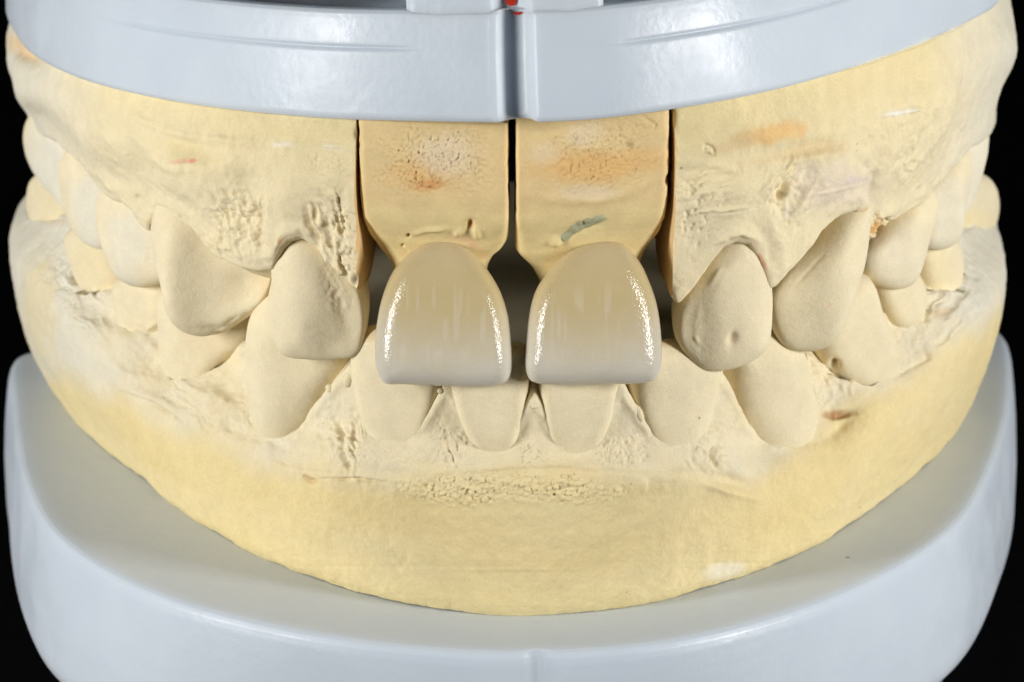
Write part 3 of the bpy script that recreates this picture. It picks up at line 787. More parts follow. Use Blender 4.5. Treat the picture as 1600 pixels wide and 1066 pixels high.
tooth('lateral_incisor', UR, outline=[(1150, 345), (1110, 385), (1085, 430), (1062, 480), (1058, 525), (1072, 555), (1105, 579), (1150, 574), (1192, 548), (1203, 500), (1202, 440), (1196, 385), (1178, 352)], base_px=(1135, 470),
      H=1.9, inset=0.9, az_k=0.9, shape=lambda a, n, r: (0.25 * np.exp(-((a - 0.2) / 0.5) ** 2) - 1.9 * soft(-a - 0.38)) * (1 - r ** 4),
      feats=[('line', [(1148, 520), (1142, 538)], 6, -0.45), ('line', [(1128, 418), (1108, 448)], 4, 0.10), ('line', [(1094, 470), (1086, 520), (1092, 560)], 5, 0.06), ('bump', 1166, 402, 5, 5, 0, 0.08), ('grain', 1090, 530, 12, 30, 0, 0.3, 0.08)],
      stains=[('spot', 1146, 528, 8, 14, 20, C_TAN * 0.9, 0.5)], seed=311, **UK)
tooth('canine', UR, outline=[(1352, 296), (1310, 325), (1265, 378), (1222, 425), (1202, 462), (1206, 505), (1222, 538), (1250, 549), (1285, 542), (1308, 505), (1330, 450), (1346, 390), (1352, 330)], base_px=(1285, 430),
      H=2.2, inset=1.3, az_k=0.7, shape=lambda a, n, r: (0.5 * np.exp(-((a - 0.1) / 0.45) ** 2) - 1.2 * soft(-a - 0.15)) * (1 - r ** 4), center=(1278, 430), seed=312,
      feats=[('line', [(1290, 395), (1262, 425), (1240, 450)], 3, -0.06)], stains=[('spot', 1296, 477, 5, 3, 0, C_PINK, 0.5)], **UK)
tooth('premolar', UR, outline=[(1445, 290), (1400, 322), (1368, 365), (1345, 400), (1350, 430), (1372, 448), (1395, 453), (1412, 446), (1428, 410), (1444, 360), (1456, 310)], base_px=(1400, 380),
      H=1.7, inset=1.0, p=5, q=2.2, az_k=0.72, back=(6, 3), shape=canine_shape, seed=313, stains=[('spot', 1395, 400, 60, 80, 0, C_WHITE, 0.3)], **UK)
tooth('premolar', UR, outline=[(1500, 225), (1456, 265), (1434, 310), (1434, 360), (1440, 384), (1462, 391), (1480, 379), (1490, 330), (1504, 275)], base_px=(1465, 330),
      H=1.6, inset=0.9, p=5, q=2.2, az_k=0.72, back=(6, 3), shape=canine_shape, seed=314, stains=[('spot', 1465, 330, 60, 90, 0, C_WHITE, 0.5)], **UK)
tooth('molar', UR, outline=[(1530, 175), (1496, 205), (1478, 252), (1476, 300), (1482, 350), (1498, 336), (1512, 302), (1522, 262), (1532, 218)], base_px=(1518, 255),
      H=1.4, inset=0.8, az_k=0.7, back=(7, 4), p=4, seed=315, stains=[('spot', 1520, 255, 60, 90, 0, C_WHITE, 0.6)], **UK)

# ================================================================ lower cast
def lower_rows_fn(t, c, zg):
    at_ = np.abs(t)
    w_ = int(3.5 / (t[1] - t[0]))
    zm = np.min(np.lib.stride_tricks.sliding_window_view(np.pad(zg, w_, 'edge'), 2 * w_ + 1), axis=1) - lerp(1.3, 1.9, sstep(12, 30, at_))
    zr = np.minimum(-6.4 + 1.0 * sstep(14, 40, at_), zm)
    kr = np.exp(-np.linspace(-2, 2, 2 * w_ + 1) ** 2); kr /= kr.sum()
    zr = np.convolve(np.pad(zr, w_, 'edge'), kr, 'valid')
    zb = np.full(len(t), PLATE_Z + 0.03)
    og = lo_off(t)[None]
    ob = (-0.5 - 2.2 * sstep(20, 42, at_))[None]
    n1, n2 = 90, 150
    k1 = np.linspace(0, 1, n1, endpoint=False)[:, None]         # rows from the bottom upward are reversed later: start at the gum line
    z1 = lerp(zg[None], zr[None], k1); hh = 2.3 + 2.2 * sstep(14, 30, at_)[None]
    o1 = og * sstep(-0.05, 1.0, (z1 - zr[None]) / hh)
    k2 = np.linspace(0, 1, n2)[:, None]
    o2 = lerp(0.0, ob, k2 ** 1.5) + 0.35 * np.sin(math.pi * k2) ; z2 = lerp(zr[None], zb[None], k2)
    o2 = o2 - 0.45 * sstep(0.93, 1.0, k2) ** 2
    off = np.vstack([o1, o2])[::-1]; z = np.vstack([z1, z2])[::-1]
    # soften the crease between tissue and trimmed base
    for a in (off, z):
        s = a.copy()
        for _ in range(160): s[1:-1] = (s[:-2] + 2 * s[1:-1] + s[2:]) / 4
        a[:] = s
    ph = np.linspace(0, math.pi / 2, 12)[1:, None]; r = 0.45
    lo = og - r * (1 - np.cos(ph)); lz = zg[None] + r * np.sin(ph)
    k = np.linspace(0, 1, 14)[1:, None]
    io = lerp(og - r, -11.0, k); iz = lerp(zg[None] + r, np.full((1, len(t)), -5.0), sstep(0.35, 1, k)) + 1.3 * np.exp(-((k - 0.25) / 0.2) ** 2)
    kk = np.linspace(0, 1, 8)[1:, None]
    bo = np.broadcast_to(np.full((1, len(t)), -11.3), (7, len(t))); bz = lerp(np.full((1, len(t)), -5.2), np.full((1, len(t)), -10.0), kk)
    return np.vstack([off, lo, io, bo]), np.vstack([z, lz, iz, bz]), n1 + n2

def lower_col(X, Y, P):
    ridge = np.interp(X, [0, 200, 290, 420, 560, 640, 830, 950, 1080, 1180, 1300, 1420, 1560], [560, 620, 680, 724, 738, 744, 728, 736, 742, 758, 650, 590, 480])
    e = (Y - ridge + 22 * fbm(P / 3.0, 4, 5)) / 36
    up = 1 - sstep(-1, 1.0, e)
    yel = lerp(C_YEL, C_YEL * (1.0, 0.965, 0.86), np.clip(0.5 + 0.9 * fbm(P / (9, 9, 3.0), 4, 15), 0, 1)[:, None])
    pale = lerp(C_PALE, C_WHITE, np.clip(0.25 + 0.6 * fbm(P / 4, 3, 16), 0, 1)[:, None])
    col = lerp(yel, pale, (0.9 * up)[:, None])
    rear = sstep(26, 34, np.abs(P[:, 0])) * up
    col = lerp(col, C_WHITE * 0.98, (0.7 * rear)[:, None])
    return col * (1 + 0.045 * fbm(P / 1.8, 4, 22))[:, None]

FE_LO = [('bump', 250, 560, 40, 26, 20, -0.25), ('bump', 200, 530, 50, 20, 30, 0.3), ('bump', 360, 650, 40, 26, 20, 0.25), ('line', [(180, 470), (240, 545), (300, 610), (380, 640)], 10, 0.22), ('line', [(300, 640), (380, 680), (470, 705)], 9, -0.18), ('nodule', 350, 620, 60, 40, 20, 0.9, 0.10), ('wrinkle', 130, 460, 70, 80, 0, 14, 0.14, 50), ('wrinkle', 330, 640, 120, 50, 20, 12, 0.12, 30), ('grain', 240, 570, 70, 40, 25, 0.5, 0.07), ('bump', 650, 712, 60, 14, 0, -0.2), ('bump', 900, 712, 70, 14, 0, -0.2), ('bump', 1230, 720, 50, 26, -20, 0.2), ('line', [(1240, 700), (1300, 680), (1360, 620)], 9, -0.18), ('wrinkle', 1470, 480, 70, 80, -20, 13, 0.14, 130), ('wrinkle', 1290, 600, 50, 60, 0, 10, 0.18, 80), ('grain', 1400, 540, 80, 40, -30, 0.5, 0.08), ('bump', 1440, 480, 30, 20, 0, -0.25), ('grain', 640, 715, 120, 26, 0, 0.3, 0.06), ('nodule', 1075, 680, 40, 50, 0, 1.0, 0.14),
         ('step', [(400, 716), (480, 734), (560, 738), (640, 745), (720, 740), (830, 728), (950, 735), (1080, 742), (1190, 774)], 5, -0.16),
         ('line', [(474, 742), (482, 750), (496, 754)], 4, -0.40), ('line', [(500, 748), (560, 748), (606, 754)], 2.5, -0.22),
         ('crumb', 800, 760, 200, 36, 0, 0.34, 0.17), ('crumb', 800, 758, 210, 34, 0, 0.22, 0.10), ('grain', 800, 762, 190, 34, 0, 0.26, 0.10), ('crumb', 715, 772, 100, 26, 5, 0.3, 0.14),
         ('wrinkle', 535, 685, 42, 66, -22, 9, 0.24, 70), ('nodule', 545, 695, 28, 50, -25, 0.4, 0.16), ('grain', 535, 690, 40, 60, -20, 0.25, 0.10), ('fissure', 703, 700, 36, 50, -15, 0.6, 0.09), ('grain', 700, 705, 40, 40, 0, 0.25, 0.09), ('line', [(694, 668), (700, 700), (716, 735)], 3, -0.1),
         ('fissure', 830, 708, 28, 30, 0, 0.5, 0.1), ('grain', 835, 708, 40, 26, 0, 0.22, 0.10), ('grain', 975, 708, 52, 30, 0, 0.24, 0.18), ('wrinkle', 1105, 695, 50, 50, 0, 11, 0.2, 40), ('nodule', 1115, 705, 32, 36, 0, 0.55, 0.16), ('line', [(1108, 700), (1112, 720), (1122, 732)], 4, -0.3),
         ('bump', 1075, 690, 30, 40, 0, 0.15), ('bump', 1130, 660, 22, 40, 15, 0.2), ('bump', 1150, 752, 50, 14, 12, -0.35), ('line', [(1090, 752), (1140, 770), (1185, 780)], 6, 0.15),
         ('line', [(1284, 648), (1310, 648), (1336, 641)], 6, -0.40), ('bump', 1316, 645, 12, 6, 0, -0.35), ('grain', 1268, 610, 26, 36, 0, 0.45, 0.16), ('nodule', 1285, 590, 26, 24, 0, 0.55, 0.2),
         ('line', [(190, 612), (240, 632), (286, 662)], 4, -0.22), ('line', [(180, 600), (235, 622), (290, 655)], 9, 0.2), ('line', [(150, 560), (200, 585), (260, 600)], 8, 0.15),
         ('bump', 160, 485, 40, 22, 25, -0.5), ('bump', 330, 615, 60, 22, 20, 0.2), ('bump', 430, 690, 60, 18, 10, 0.15), ('nodule', 405, 615, 14, 50, 0, 0.6, 0.18), ('grain', 110, 420, 45, 60, 0, 0.8, 0.2),
         ('nodule', 1500, 420, 40, 40, 0, 0.9, 0.12), ('line', [(1420, 505), (1460, 490), (1500, 440)], 8, 0.15), ('line', [(1395, 590), (1450, 560), (1440, 545)], 4, -0.2), ('nodule', 570, 660, 16, 24, -30, 0.8, 0.25),
         ('line', [(598, 650), (612, 668), (606, 680), (585, 668)], 3, -0.15), ('bump', 1390, 790, 14, 7, 0, -0.35), ('line', [(1005, 745), (1005, 770)], 4, 0.18), ('line', [(395, 540), (380, 590), (360, 610)], 9, 0.15)]
ST_LO = [('trace', [(474, 742), (496, 754)], 4, C_BROWN, 0.55), ('trace', [(500, 748), (606, 754)], 3, C_TAN * 0.85, 0.7), ('spot', 800, 758, 160, 26, 0, srgb(238, 222, 178), 0.4),
         ('spot', 1310, 646, 34, 9, -6, C_BROWN, 0.75), ('spot', 1130, 892, 40, 16, -8, srgb(238, 230, 208), 0.7), ('spot', 560, 800, 260, 40, 8, C_YEL * (1, 0.96, 0.84), 0.5),
         ('spot', 330, 730, 120, 40, 30, C_YEL * (1, 0.97, 0.86), 0.5), ('spot', 900, 690, 380, 55, 0, C_PALE * 0.97, 0.55), ('spot', 720, 930, 300, 30, 0, C_YEL * (1, 0.98, 0.9), 0.4),
         ('spot', 1460, 620, 50, 110, 30, C_YEL, 0.7), ('spot', 400, 620, 22, 60, 0, srgb(236, 226, 200), 0.6), ('spot', 60, 480, 34, 110, 0, C_YEL, 0.6), ('trace', [(240, 632), (286, 662)], 3, C_TAN * 0.9, 0.5),
         ('spot', 1470, 490, 24, 8, -20, C_TAN * 0.9, 0.5), ('trace', [(65, 345), (118, 347)], 6, C_TAN, 0.5), ('trace', [(128, 420), (160, 455), (200, 455)], 6, C_TAN, 0.5)]

FE_LO += [('line', margin(GUM_LO, 9), 7, 0.14)]
LO = thing('lower_cast', 'yellow cream plaster cast of the lower teeth standing on the bottom plate', 'plaster cast', (0, 25, PLATE_Z))
glo = gum_z(LOWER, GUM_LO, lo_off)
P, F, col, sh, n = body(LOWER, LOWER.T[0] + 0.5, LOWER.T[-1] - 0.5, 0.09, lower_rows_fn, glo, FE_LO, ST_LO, lower_col, 400)
# saw marks left by the trimming wheel on the base
X, Y = project(P)
amp = sstep(800, 840, Y) * (0.4 + 0.6 * np.exp(-((Y - 885) / 16) ** 2)) * (1 - sstep(1150, 1300, X)) * sstep(380, 520, X)
outer = (np.arange(len(P)) // n) < 240
sn = LOWER.at(np.linspace(LOWER.T[0] + 0.5, LOWER.T[-1] - 0.5, n)); nr = LOWER.normal(np.linspace(LOWER.T[0] + 0.5, LOWER.T[-1] - 0.5, n))
wob = noise(np.stack([X / 13, Y / 60, X * 0], 1), 77) * 0.045 + noise(np.stack([X / 200, Y / 5.0, X * 0], 1), 78) * 0.018 * sstep(780, 900, Y)
P[:, :2] += np.tile(nr, (sh[0], 1)) * (wob * np.where(Y > 780, np.maximum(amp, 0.25 * sstep(780, 860, Y)), 0) * outer)[:, None]
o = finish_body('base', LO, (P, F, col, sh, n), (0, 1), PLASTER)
# the tongue-side floor closing the middle of the horseshoe
t = np.linspace(LOWER.T[0] + 0.5, LOWER.T[-1] - 0.5, 160)
c = LOWER.at(t) - LOWER.normal(t) * 11.25
V = np.vstack([np.column_stack([c, -9.6 + 5.5 * np.clip(c[:, 1] / 50, 0, 1.2) ** 2]), np.column_stack([c * (0.0, 1.0) + (0, 0.0), -9.8 + 5.5 * np.clip(c[:, 1] / 50, 0, 1.2) ** 2])])
V[160:, 1] = np.maximum(V[160:, 1], c[:, 1].min() + 0.5)
mesh_obj('tongue_floor', V, grid_faces(2, 160, flip=True), PLASTER, LO, np.tile(C_PALE, (320, 1)))

LK = dict(arch=LOWER, off=lo_off, mat=PLASTER, up=False, back=(5.0, 1.8), p=4.6, q=2.2)
def low_inc(an, nk, r): return 0.18 * np.exp(-(an / 0.6) ** 2) * (1 - r ** 3)
tooth('canine', LO, outline=[(405, 480), (398, 520), (398, 594), (406, 648), (428, 690), (466, 696), (498, 660), (520, 615), (548, 575), (558, 520), (545, 470), (480, 440), (425, 450)], base_px=(465, 560),
      H=2.4, inset=0.8, az_k=0.8, center=(468, 560), shape=lambda a, n, r: 0.7 * np.exp(-((a + 0.2) / 0.5) ** 2) * (1 - r ** 3), seed=401, **LK)
tooth('lateral_incisor', LO, outline=[(556, 518), (553, 560), (560, 605), (574, 662), (602, 712), (646, 714), (672, 674), (690, 620), (702, 570), (700, 520), (630, 508)], base_px=(625, 600),
      H=1.8, inset=1.0, az_k=0.9, shape=low_inc, seed=402, stains=[('spot', 570, 520, 30, 14, 0, C_TAN, 0.6)], **LK)
tooth('central_incisor', LO, outline=[(703, 545), (705, 590), (714, 636), (734, 682), (762, 708), (800, 704), (820, 662), (826, 610), (827, 560), (822, 541), (765, 536)], base_px=(765, 610),
      H=1.8, inset=1.0, az_k=0.9, shape=low_inc, seed=403, stains=[('spot', 812, 546, 30, 10, 0, C_TAN, 0.5)], **LK)
tooth('central_incisor', LO, outline=[(842, 541), (841, 590), (844, 650), (860, 696), (886, 720), (926, 704), (950, 660), (962, 610), (968, 560), (960, 538), (900, 534)], base_px=(900, 610),
      H=1.8, inset=1.0, az_k=0.9, shape=low_inc, seed=404, **LK)
tooth('lateral_incisor', LO, outline=[(978, 540), (980, 590), (986, 636), (1004, 684), (1034, 726), (1074, 714), (1100, 662), (1112, 608), (1124, 560), (1118, 535), (1045, 530)], base_px=(1050, 610),
      H=1.9, inset=1.0, az_k=0.9, shape=low_inc, seed=405, stains=[('spot', 1050, 534, 40, 10, 0, C_TAN, 0.5)], **LK)
tooth('canine', LO, outline=[(1118, 520), (1126, 570), (1134, 624), (1150, 672), (1184, 722), (1230, 720), (1258, 676), (1262, 625), (1250, 580), (1243, 545), (1225, 515), (1170, 500)], base_px=(1195, 610),
      H=2.4, inset=1.1, az_k=0.85, center=(1192, 605), shape=lambda a, n, r: 0.4 * np.exp(-((a - 0.1) / 0.6) ** 2) * (1 - r ** 3), seed=406, **LK)
LK['back'] = (6, 3)
tooth('premolar', LO, outline=[(258, 455), (257, 500), (262, 560), (285, 606), (325, 604), (360, 568), (398, 536), (415, 500), (410, 455), (330, 440)], base_px=(335, 520),
      H=2.2, inset=0.6, az_k=0.75, seed=411, stains=[('spot', 330, 520, 60, 50, 0, C_TAN, 0.25)], **LK)
tooth('premolar', LO, outline=[(190, 435), (194, 475), (206, 522), (240, 534), (272, 512), (286, 475), (285, 430), (240, 420)], base_px=(240, 465), H=2.0, inset=0.5, az_k=0.75, seed=412,
      feats=[('line', [(212, 498), (232, 512), (252, 500)], 4, 0.15)], **LK)
tooth('molar', LO, outline=[(118, 360), (128, 400), (142, 440), (165, 460), (198, 460), (212, 430), (200, 380), (150, 345)], base_px=(165, 405), H=2.2, inset=0.6, az_k=0.75, seed=413,
      stains=[('spot', 165, 400, 60, 60, 0, C_YEL, 0.4)], **LK)
tooth('molar', LO, outline=[(62, 280), (58, 320), (66, 348), (95, 352), (122, 350), (135, 310), (110, 265), (75, 265)], base_px=(95, 315), H=1.8, inset=0.6, az_k=0.75, seed=414,
      stains=[('spot', 95, 310, 60, 60, 0, C_YEL, 0.3)], **LK)
tooth('premolar', LO, outline=[(1262, 500), (1268, 548), (1290, 582), (1320, 606), (1358, 604), (1380, 566), (1380, 520), (1362, 470), (1345, 425), (1300, 440)], base_px=(1320, 530), H=2.4, inset=0.5, az_k=0.75, seed=421,
      feats=[('bump', 1304, 570, 8, 8, 0, -0.7), ('line', [(1272, 560), (1280, 580)], 4, -0.3), ('grain', 1290, 575, 26, 14, 0, 0.5, 0.14)], stains=[('spot', 1303, 569, 7, 7, 0, C_BROWN, 0.5)], **LK)
tooth('premolar', LO, outline=[(1348, 420), (1356, 460), (1376, 500), (1400, 514), (1424, 508), (1432, 470), (1428, 430), (1400, 400), (1360, 400)], base_px=(1395, 455), H=2.0, inset=0.6, az_k=0.75, seed=422,
      stains=[('spot', 1360, 440, 30, 20, 40, C_ORANGE, 0.4)], **LK)
tooth('molar', LO, outline=[(1418, 390), (1422, 425), (1436, 456), (1455, 464), (1475, 456), (1486, 425), (1482, 375), (1460, 350), (1430, 355)], base_px=(1455, 410), H=2.0, inset=0.7, az_k=0.75, seed=423,
      stains=[('spot', 1450, 420, 50, 50, 0, C_YEL, 0.4)], **LK)
tooth('molar', LO, outline=[(1474, 296), (1478, 345), (1495, 364), (1520, 364), (1538, 352), (1544, 315), (1532, 275), (1500, 268)], base_px=(1515, 315), H=1.8, inset=0.9, az_k=0.75, seed=424,
      stains=[('spot', 1515, 340, 50, 20, 0, C_YEL, 0.5)], **LK)

# beads of plaster from bubbles in the impression
BEADS = [(786, 685, 0.40, 1.0, 0, 0.2), (763, 686, 0.20, 1.1, 0, 0.3), (796, 671, 0.15, 1.2, 0, 0.2), (835, 632, 0.42, 0.75, 0, 0.0), (518, 607, 0.46, 0.8, 20, -0.2), (546, 592, 0.42, 1.7, 18, -0.1), 
         (425, 664, 0.42, 1.0, -35, 0.1), (622, 689, 0.50, 0.8, 0, 0.3), (690, 610, 0.32, 0.8, 0, 0.0), (664, 646, 0.10, 1.0, 0, 0), (953, 630, 0.26, 2.6, 22, 0.1), (996, 645, 0.36, 2.2, -24, 0.1),
         (886, 692, 0.32, 0.7, 0, 0.2), (919, 700, 0.34, 0.9, 0, 0.5), (1068, 684, 0.34, 2.0, 40, 0.4), (1042, 699, 0.34, 0.9, 0, 0.4), (1136, 625, 0.20, 2.6, -14, 0.0)]
hb = LOWER.hit([(b[0], b[1]) for b in BEADS], lambda t: lo_off(t) - 0.15)
for b, h in zip(BEADS, hb):
    nn = LOWER.normal(np.array([h[0]]))[0]
    bead(LO, b[:2], np.array([h[2] + nn[0] * (b[5] * 0.3 + 0.10), h[3] + nn[1] * (b[5] * 0.3 + 0.10), h[1]]), b[2], b[3], seed=int(b[0]), rot=b[4])

# ================================================================ dies and ceramic crowns
def die(parent, left, right, feats, stains, seed, neckx):
    """removable die: rows by height; left/right edges in photo px, squared block above, waisted neck below"""
    yp = 1.2
    Lw = on_plane(left, (0, yp + 3.4, 0), np.array([0, -1.0, 0])); Rw = on_plane(right, (0, yp + 3.4, 0), np.array([0, -1.0, 0]))
    zt = upper_plane_z(Lw[:3, 0].mean() / 2 + Rw[:3, 0].mean() / 2, 1.5) - 0.3
    zlo = 3.2
    nz, m = 200, 460
    z = np.linspace(zt, zlo, nz)
    xl = np.interp(-z, -Lw[:, 2], Lw[:, 0]); xr = np.interp(-z, -Rw[:, 2], Rw[:, 0])
    ker = np.exp(-np.linspace(-2, 2, 13) ** 2); ker /= ker.sum()
    xl = np.convolve(np.pad(xl, 6, 'edge'), ker, 'valid'); xr = np.convolve(np.pad(xr, 6, 'edge'), ker, 'valid')
    neck = sstep(10.8, 6.5, z) if False else 1 - sstep(6.4, 11.2, z)          # 0 block, 1 neck
    collar = np.exp(-((z - 9.9) / 0.5) ** 2)
    ff = 1.15 - 0.35 * np.sin(np.clip((zt - z) / 8.0, 0, 1) * math.pi) + 1.5 * neck + 0.15 * (1 - sstep(9.6, 12.5, z))
    dep = lerp(9.5, 5.0, neck)
    cx, hw = (xl + xr) / 2, (xr - xl) / 2
    e = lerp(0.13, 0.55, neck)                                   # superellipse exponent: small = square corners
    ph = np.linspace(0, 2 * math.pi, m, endpoint=False)
    ph = ph + 0.35 * np.sin(2 * ph) * 0
    cs, sn = np.cos(ph), np.sin(ph)
    G = np.zeros((nz, m, 3))
    for i in range(nz):
        a = np.sign(cs) * np.abs(cs) ** e[i]; b = np.sign(sn) * np.abs(sn) ** e[i]
        x = cx[i] + hw[i] * a
        curve = np.interp(x, UPPER.X, UPPER.Y) - 0.9
        y = ff[i] + dep[i] / 2 - dep[i] / 2 * b
        G[i, :, 0] = x; G[i, :, 1] = y + curve * (b > 0) * np.abs(b) ; G[i, :, 2] = z[i]
    # even out point spacing along each ring
    for i in range(nz):
        r = np.vstack([G[i], G[i, :1]]); s = np.concatenate([[0], np.cumsum(np.linalg.norm(np.diff(r, axis=0), axis=1))])
        q = np.linspace(0, s[-1], m, endpoint=False)
        for k in range(3): G[i, :, k] = np.interp(q, s, r[:, k])
    N = grid_normals(np.concatenate([G, G[:, :1]], 1))[:, :-1].reshape(-1, 3)
    P = G.reshape(-1, 3); X, Y = project(P)
    ctr = np.array([cx.mean(), 5.0, 10])
    if ((P - ctr) * N).sum() < 0: N = -N
    face = sstep(0.2, 0.7, -N[:, 1])
    d = relief(feats, X, Y, P) * face + 0.05 * fbm(P / 2.2, 4, seed) + 0.012 * fbm(P / 0.35, 3, seed + 2)
    side = sstep(0.5, 0.9, np.abs(N[:, 0])) * (P[:, 2] > 9.5)
    d -= side * np.clip(noise(P * (0.5, 0.5, 1.3), seed + 6) - 0.35, 0, 1) * 0.25   # nicked saw edges
    P = P + N * d[:, None]
    blk = sstep(10.4, 12.4, P[:, 2] + 0.6 * fbm(P / 1.5, 3, seed + 4))
    col = lerp(C_YEL * (1.0, 0.97, 0.88), C_TAN * (1.02, 1.0, 0.98), (0.55 * blk)[:, None])
    col = col * (1 + 0.06 * fbm(P / 1.2, 4, seed + 8))[:, None]
    col = tint(stains, X, Y, P, col)
    F = grid_faces(nz, m, wrap=True).tolist() + [list(range(m))[::-1], [(nz - 1) * m + i for i in range(m)]]
    o = mesh_obj('die_block', P, F, PLASTER_DIE, parent, col)
    bm = bmesh.new(); bm.from_mesh(o.data); bmesh.ops.recalc_face_normals(bm, faces=bm.faces); bm.to_mesh(o.data); bm.free()
    return o

DL = thing('tooth_die', 'sawn plaster die holding the left ceramic crown, beside the narrow centre saw cut', 'die', (-5, 5, 3), 'removable dies')
DR = thing('tooth_die', 'sawn plaster die with a green wax smear, holding the right ceramic crown', 'die', (5, 5, 3), 'removable dies')
die(DL, [(561, 180), (562, 230), (564, 290), (569, 335), (577, 362), (592, 385), (606, 402), (618, 430), (628, 460), (630, 520)],
    [(795, 180), (795, 250), (796, 320), (796, 362), (788, 378), (772, 392), (763, 410), (758, 435), (752, 460), (750, 520)],
    [('grain', 680, 250, 115, 70, 0, 0.16, 0.13), ('crumb', 690, 255, 100, 55, 0, 0.26, 0.06), ('bump', 690, 225, 60, 30, 0, -0.12), ('grain', 665, 285, 40, 18, 0, 0.3, 0.12),
     ('line', [(640, 368), (665, 360), (700, 357)], 4, 0.18), ('bump', 735, 352, 7, 10, 0, -0.35), ('line', [(722, 356), (712, 368)], 6, 0.2), ('line', [(742, 352), (748, 375)], 5, 0.22), ('bump', 638, 369, 3, 3, 0, -0.3), ('bump', 629, 384, 2.5, 2.5, 0, -0.25)],
    [('spot', 660, 275, 70, 30, 0, C_ORANGE * 0.93, 0.6), ('spot', 700, 240, 60, 45, 0, C_DUST, 0.7), ('spot', 672, 288, 26, 12, 0, srgb(206, 146, 88), 0.6), ('trace', [(705, 370), (735, 378), (760, 402)], 6, C_PINK, 0.7), ('spot', 638, 369, 4, 4, 0, C_BROWN, 0.8), ('spot', 735, 352, 6, 9, 0, srgb(196, 140, 76), 0.7)],
    500, None)
right_die = die(DR, [(805, 180), (805, 280), (804, 350), (804, 385), (815, 398), (830, 412), (840, 432), (850, 455), (856, 520)],
    [(1044, 170), (1044, 230), (1042, 290), (1038, 330), (1030, 358), (1014, 380), (1004, 400), (996, 430), (990, 460), (985, 520)],
    [('grain', 925, 240, 125, 74, 0, 0.16, 0.11), ('crumb', 920, 250, 110, 60, 0, 0.26, 0.05), ('bump', 920, 240, 80, 35, 0, -0.12), ('line', [(808, 300), (860, 312), (930, 315), (990, 300), (1035, 270)], 8, 0.12),
     ('line', [(1000, 180), (1025, 195), (1020, 210)], 2.5, -0.12), ('line', [(880, 372), (905, 356), (940, 348)], 7, -0.22), ('bump', 868, 378, 9, 8, 0, 0.3), ('grain', 990, 210, 40, 30, 0, 0.4, 0.08)],
    [('spot', 930, 260, 130, 32, -4, C_ORANGE * 0.93, 0.75), ('spot', 915, 210, 40, 24, 0, C_DUST, 0.6), ('spot', 915, 300, 60, 14, 0, C_DUST, 0.5), ('spot', 850, 240, 30, 24, 0, C_DUST, 0.4), ('spot', 985, 225, 8, 8, 0, srgb(150, 130, 90), 0.5)],
    600, None)
# wax smear: a thin scalloped patch on the right die above its crown
edge = [(877, 372), (882, 364), (890, 361), (893, 354), (900, 352), (904, 346), (912, 347), (918, 341), (926, 344), (931, 338), (941, 338), (946, 341), (938, 346), (925, 352), (910, 357), (898, 364), (888, 372), (882, 378)]
cc = closed_curve(edge, 120)
dm = right_die.data
dv = np.array([v.co[:] for v in dm.vertices]) / MM + np.array(DR.location) / MM
dn = np.array([v.normal[:] for v in dm.vertices])
dX, dY = project(dv)
inside = np.zeros(len(dv), bool)
for (x0, y0), (x1, y1) in zip(cc, np.roll(cc, -1, 0)):
    hit = ((y0 > dY) != (y1 > dY)) & (dX < (x1 - x0) * (dY - y0) / (y1 - y0 + 1e-9) + x0)
    inside ^= hit
inside &= dn[:, 1] < -0.1
rimd, _ = seg_dist(dX, dY, np.vstack([cc, cc[:1]]))
rimd = np.where(inside, rimd, -rimd)                                   # px inside the outline (negative outside)
near = (rimd > -3.5) & (dn[:, 1] < -0.1)
lift = -0.03 + 0.13 * sstep(-2.5, 2.5, rimd) + 0.03 * noise(dv / 0.3, 15)
wv = dv + dn * lift[:, None]
keepf = [p.vertices[:] for p in dm.polygons if len(p.vertices) == 4 and all(near[i] for i in p.vertices)]
ids = sorted({i for f in keepf for i in f}); remap = {i: k for k, i in enumerate(ids)}
V = wv[ids]; F = [[remap[i] for i in f] for f in keepf]
mesh_obj('wax_smear', V, F, WAX, DR, label='grey green scalloped wax smear')

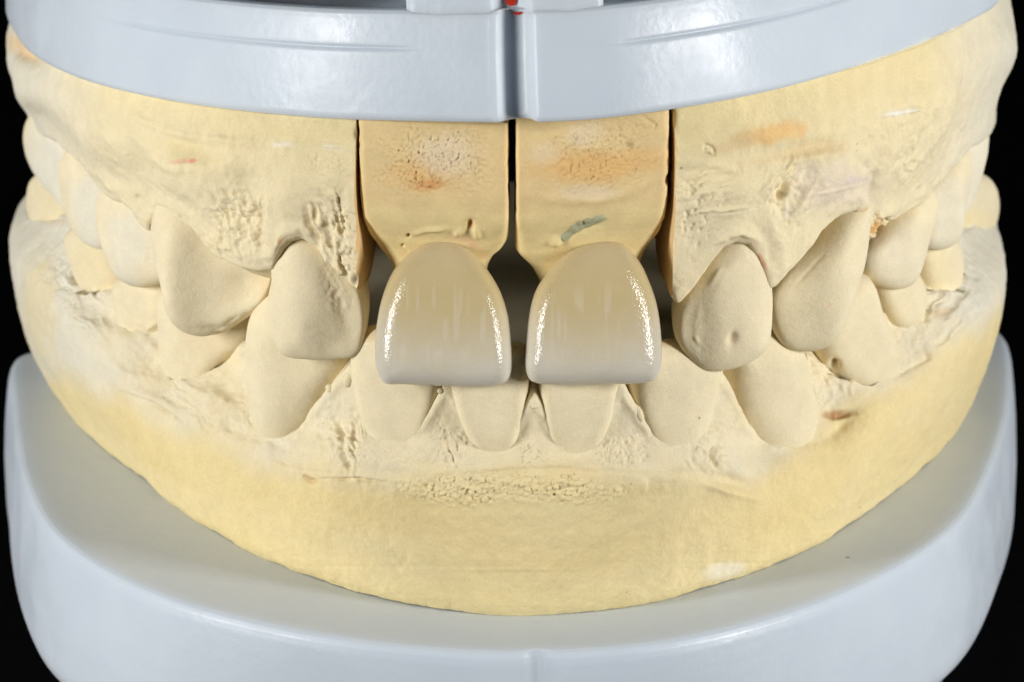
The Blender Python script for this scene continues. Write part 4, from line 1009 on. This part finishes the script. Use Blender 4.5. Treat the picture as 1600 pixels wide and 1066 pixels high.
def crown_col(an, nk, V, r):
    body_ = srgb(198, 180, 136); inc = srgb(209, 204, 192); necky = srgb(200, 184, 152)
    k = sstep(-0.12, 0.62, nk + 0.05 * fbm(V / 1.2, 3, 6) - 0.10 * np.abs(an) ** 2)
    col = lerp(inc, body_, k[:, None])
    col = lerp(col, necky, (0.7 * sstep(0.75, 1.0, nk))[:, None])
    col = lerp(col, srgb(200, 194, 178), (0.5 * sstep(0.7, 1.0, np.abs(an)) * (1 - sstep(0.4, 0.8, nk)))[:, None])
    # faint vertical craze-like lines inside the ceramic
    st = noise(np.stack([V[:, 0] * 4.6, V[:, 2] * 0.5, V[:, 2] * 0], 1), 33)
    m = sstep(0.3, 0.75, st) * sstep(0.08, 0.25, nk) * (1 - sstep(0.55, 0.8, nk)) * (1 - sstep(0.6, 0.85, np.abs(an)))
    col = lerp(col, srgb(216, 207, 184), (0.3 * m)[:, None])
    return col * (1 + 0.02 * fbm(V / 0.8, 3, 44))[:, None]
def crown_shape(an, nk, r):
    lob = 0.06 * np.cos(an * 6.6 + 0.3) * (1 - sstep(0.45, 0.85, nk)) * (1 - r ** 4)
    cerv = 0.12 * np.exp(-((nk - 0.7) / 0.25) ** 2) * (1 - r ** 3)
    return lob + cerv
def crown_shape_b(an, nk, r):
    return 0.07 * np.cos(an * 5.4 - 0.5) * (1 - sstep(0.4, 0.9, nk)) * (1 - r ** 4) + 0.10 * np.exp(-((nk - 0.62) / 0.28) ** 2) * (1 - r ** 3) - 0.06 * an * (1 - r ** 3)
CL = thing('ceramic_crown', 'glossy translucent ceramic crown on the die left of the centre gap', 'crown', (-4.7, 2, 0), 'ceramic crowns')
CR = thing('ceramic_crown', 'glossy translucent ceramic crown on the die right of the centre gap, under the wax smear', 'crown', (5, 2, 0), 'ceramic crowns')
tooth('crown_shell', CL, CERAMIC, [(694, 374), (666, 380), (642, 394), (618, 418), (600, 457), (589, 505), (586, 555), (590, 583), (601, 599), (630, 601), (665, 602), (700, 604), (740, 605), (775, 603), (792, 596), (800, 578), (799, 530), (793, 490), (780, 452), (758, 416), (736, 391), (716, 378)],
      p0=np.array([-4.6, 1.6, 5]), az=-0.06, H=1.8, p=4.8, q=1.8, back=(4.5, 1.3), shape=crown_shape, colfn=crown_col, seed=701, nseg=260, nring=80, rough=0.012,
      center=(696, 500), lean=-0.30)
tooth('crown_shell', CR, CERAMIC, [(940, 375), (908, 383), (882, 399), (858, 423), (838, 453), (826, 495), (821, 545), (821, 578), (829, 594), (845, 600), (880, 602), (920, 602), (965, 600), (1005, 599), (1024, 592), (1033, 573), (1033, 530), (1027, 480), (1015, 442), (998, 407), (980, 386), (960, 377)],
      p0=np.array([5.0, 1.6, 5]), az=0.06, H=1.8, p=4.8, q=1.8, back=(4.5, 1.3), shape=crown_shape_b, colfn=crown_col, seed=702, nseg=260, nring=80, rough=0.012,
      center=(928, 496), lean=-0.30)
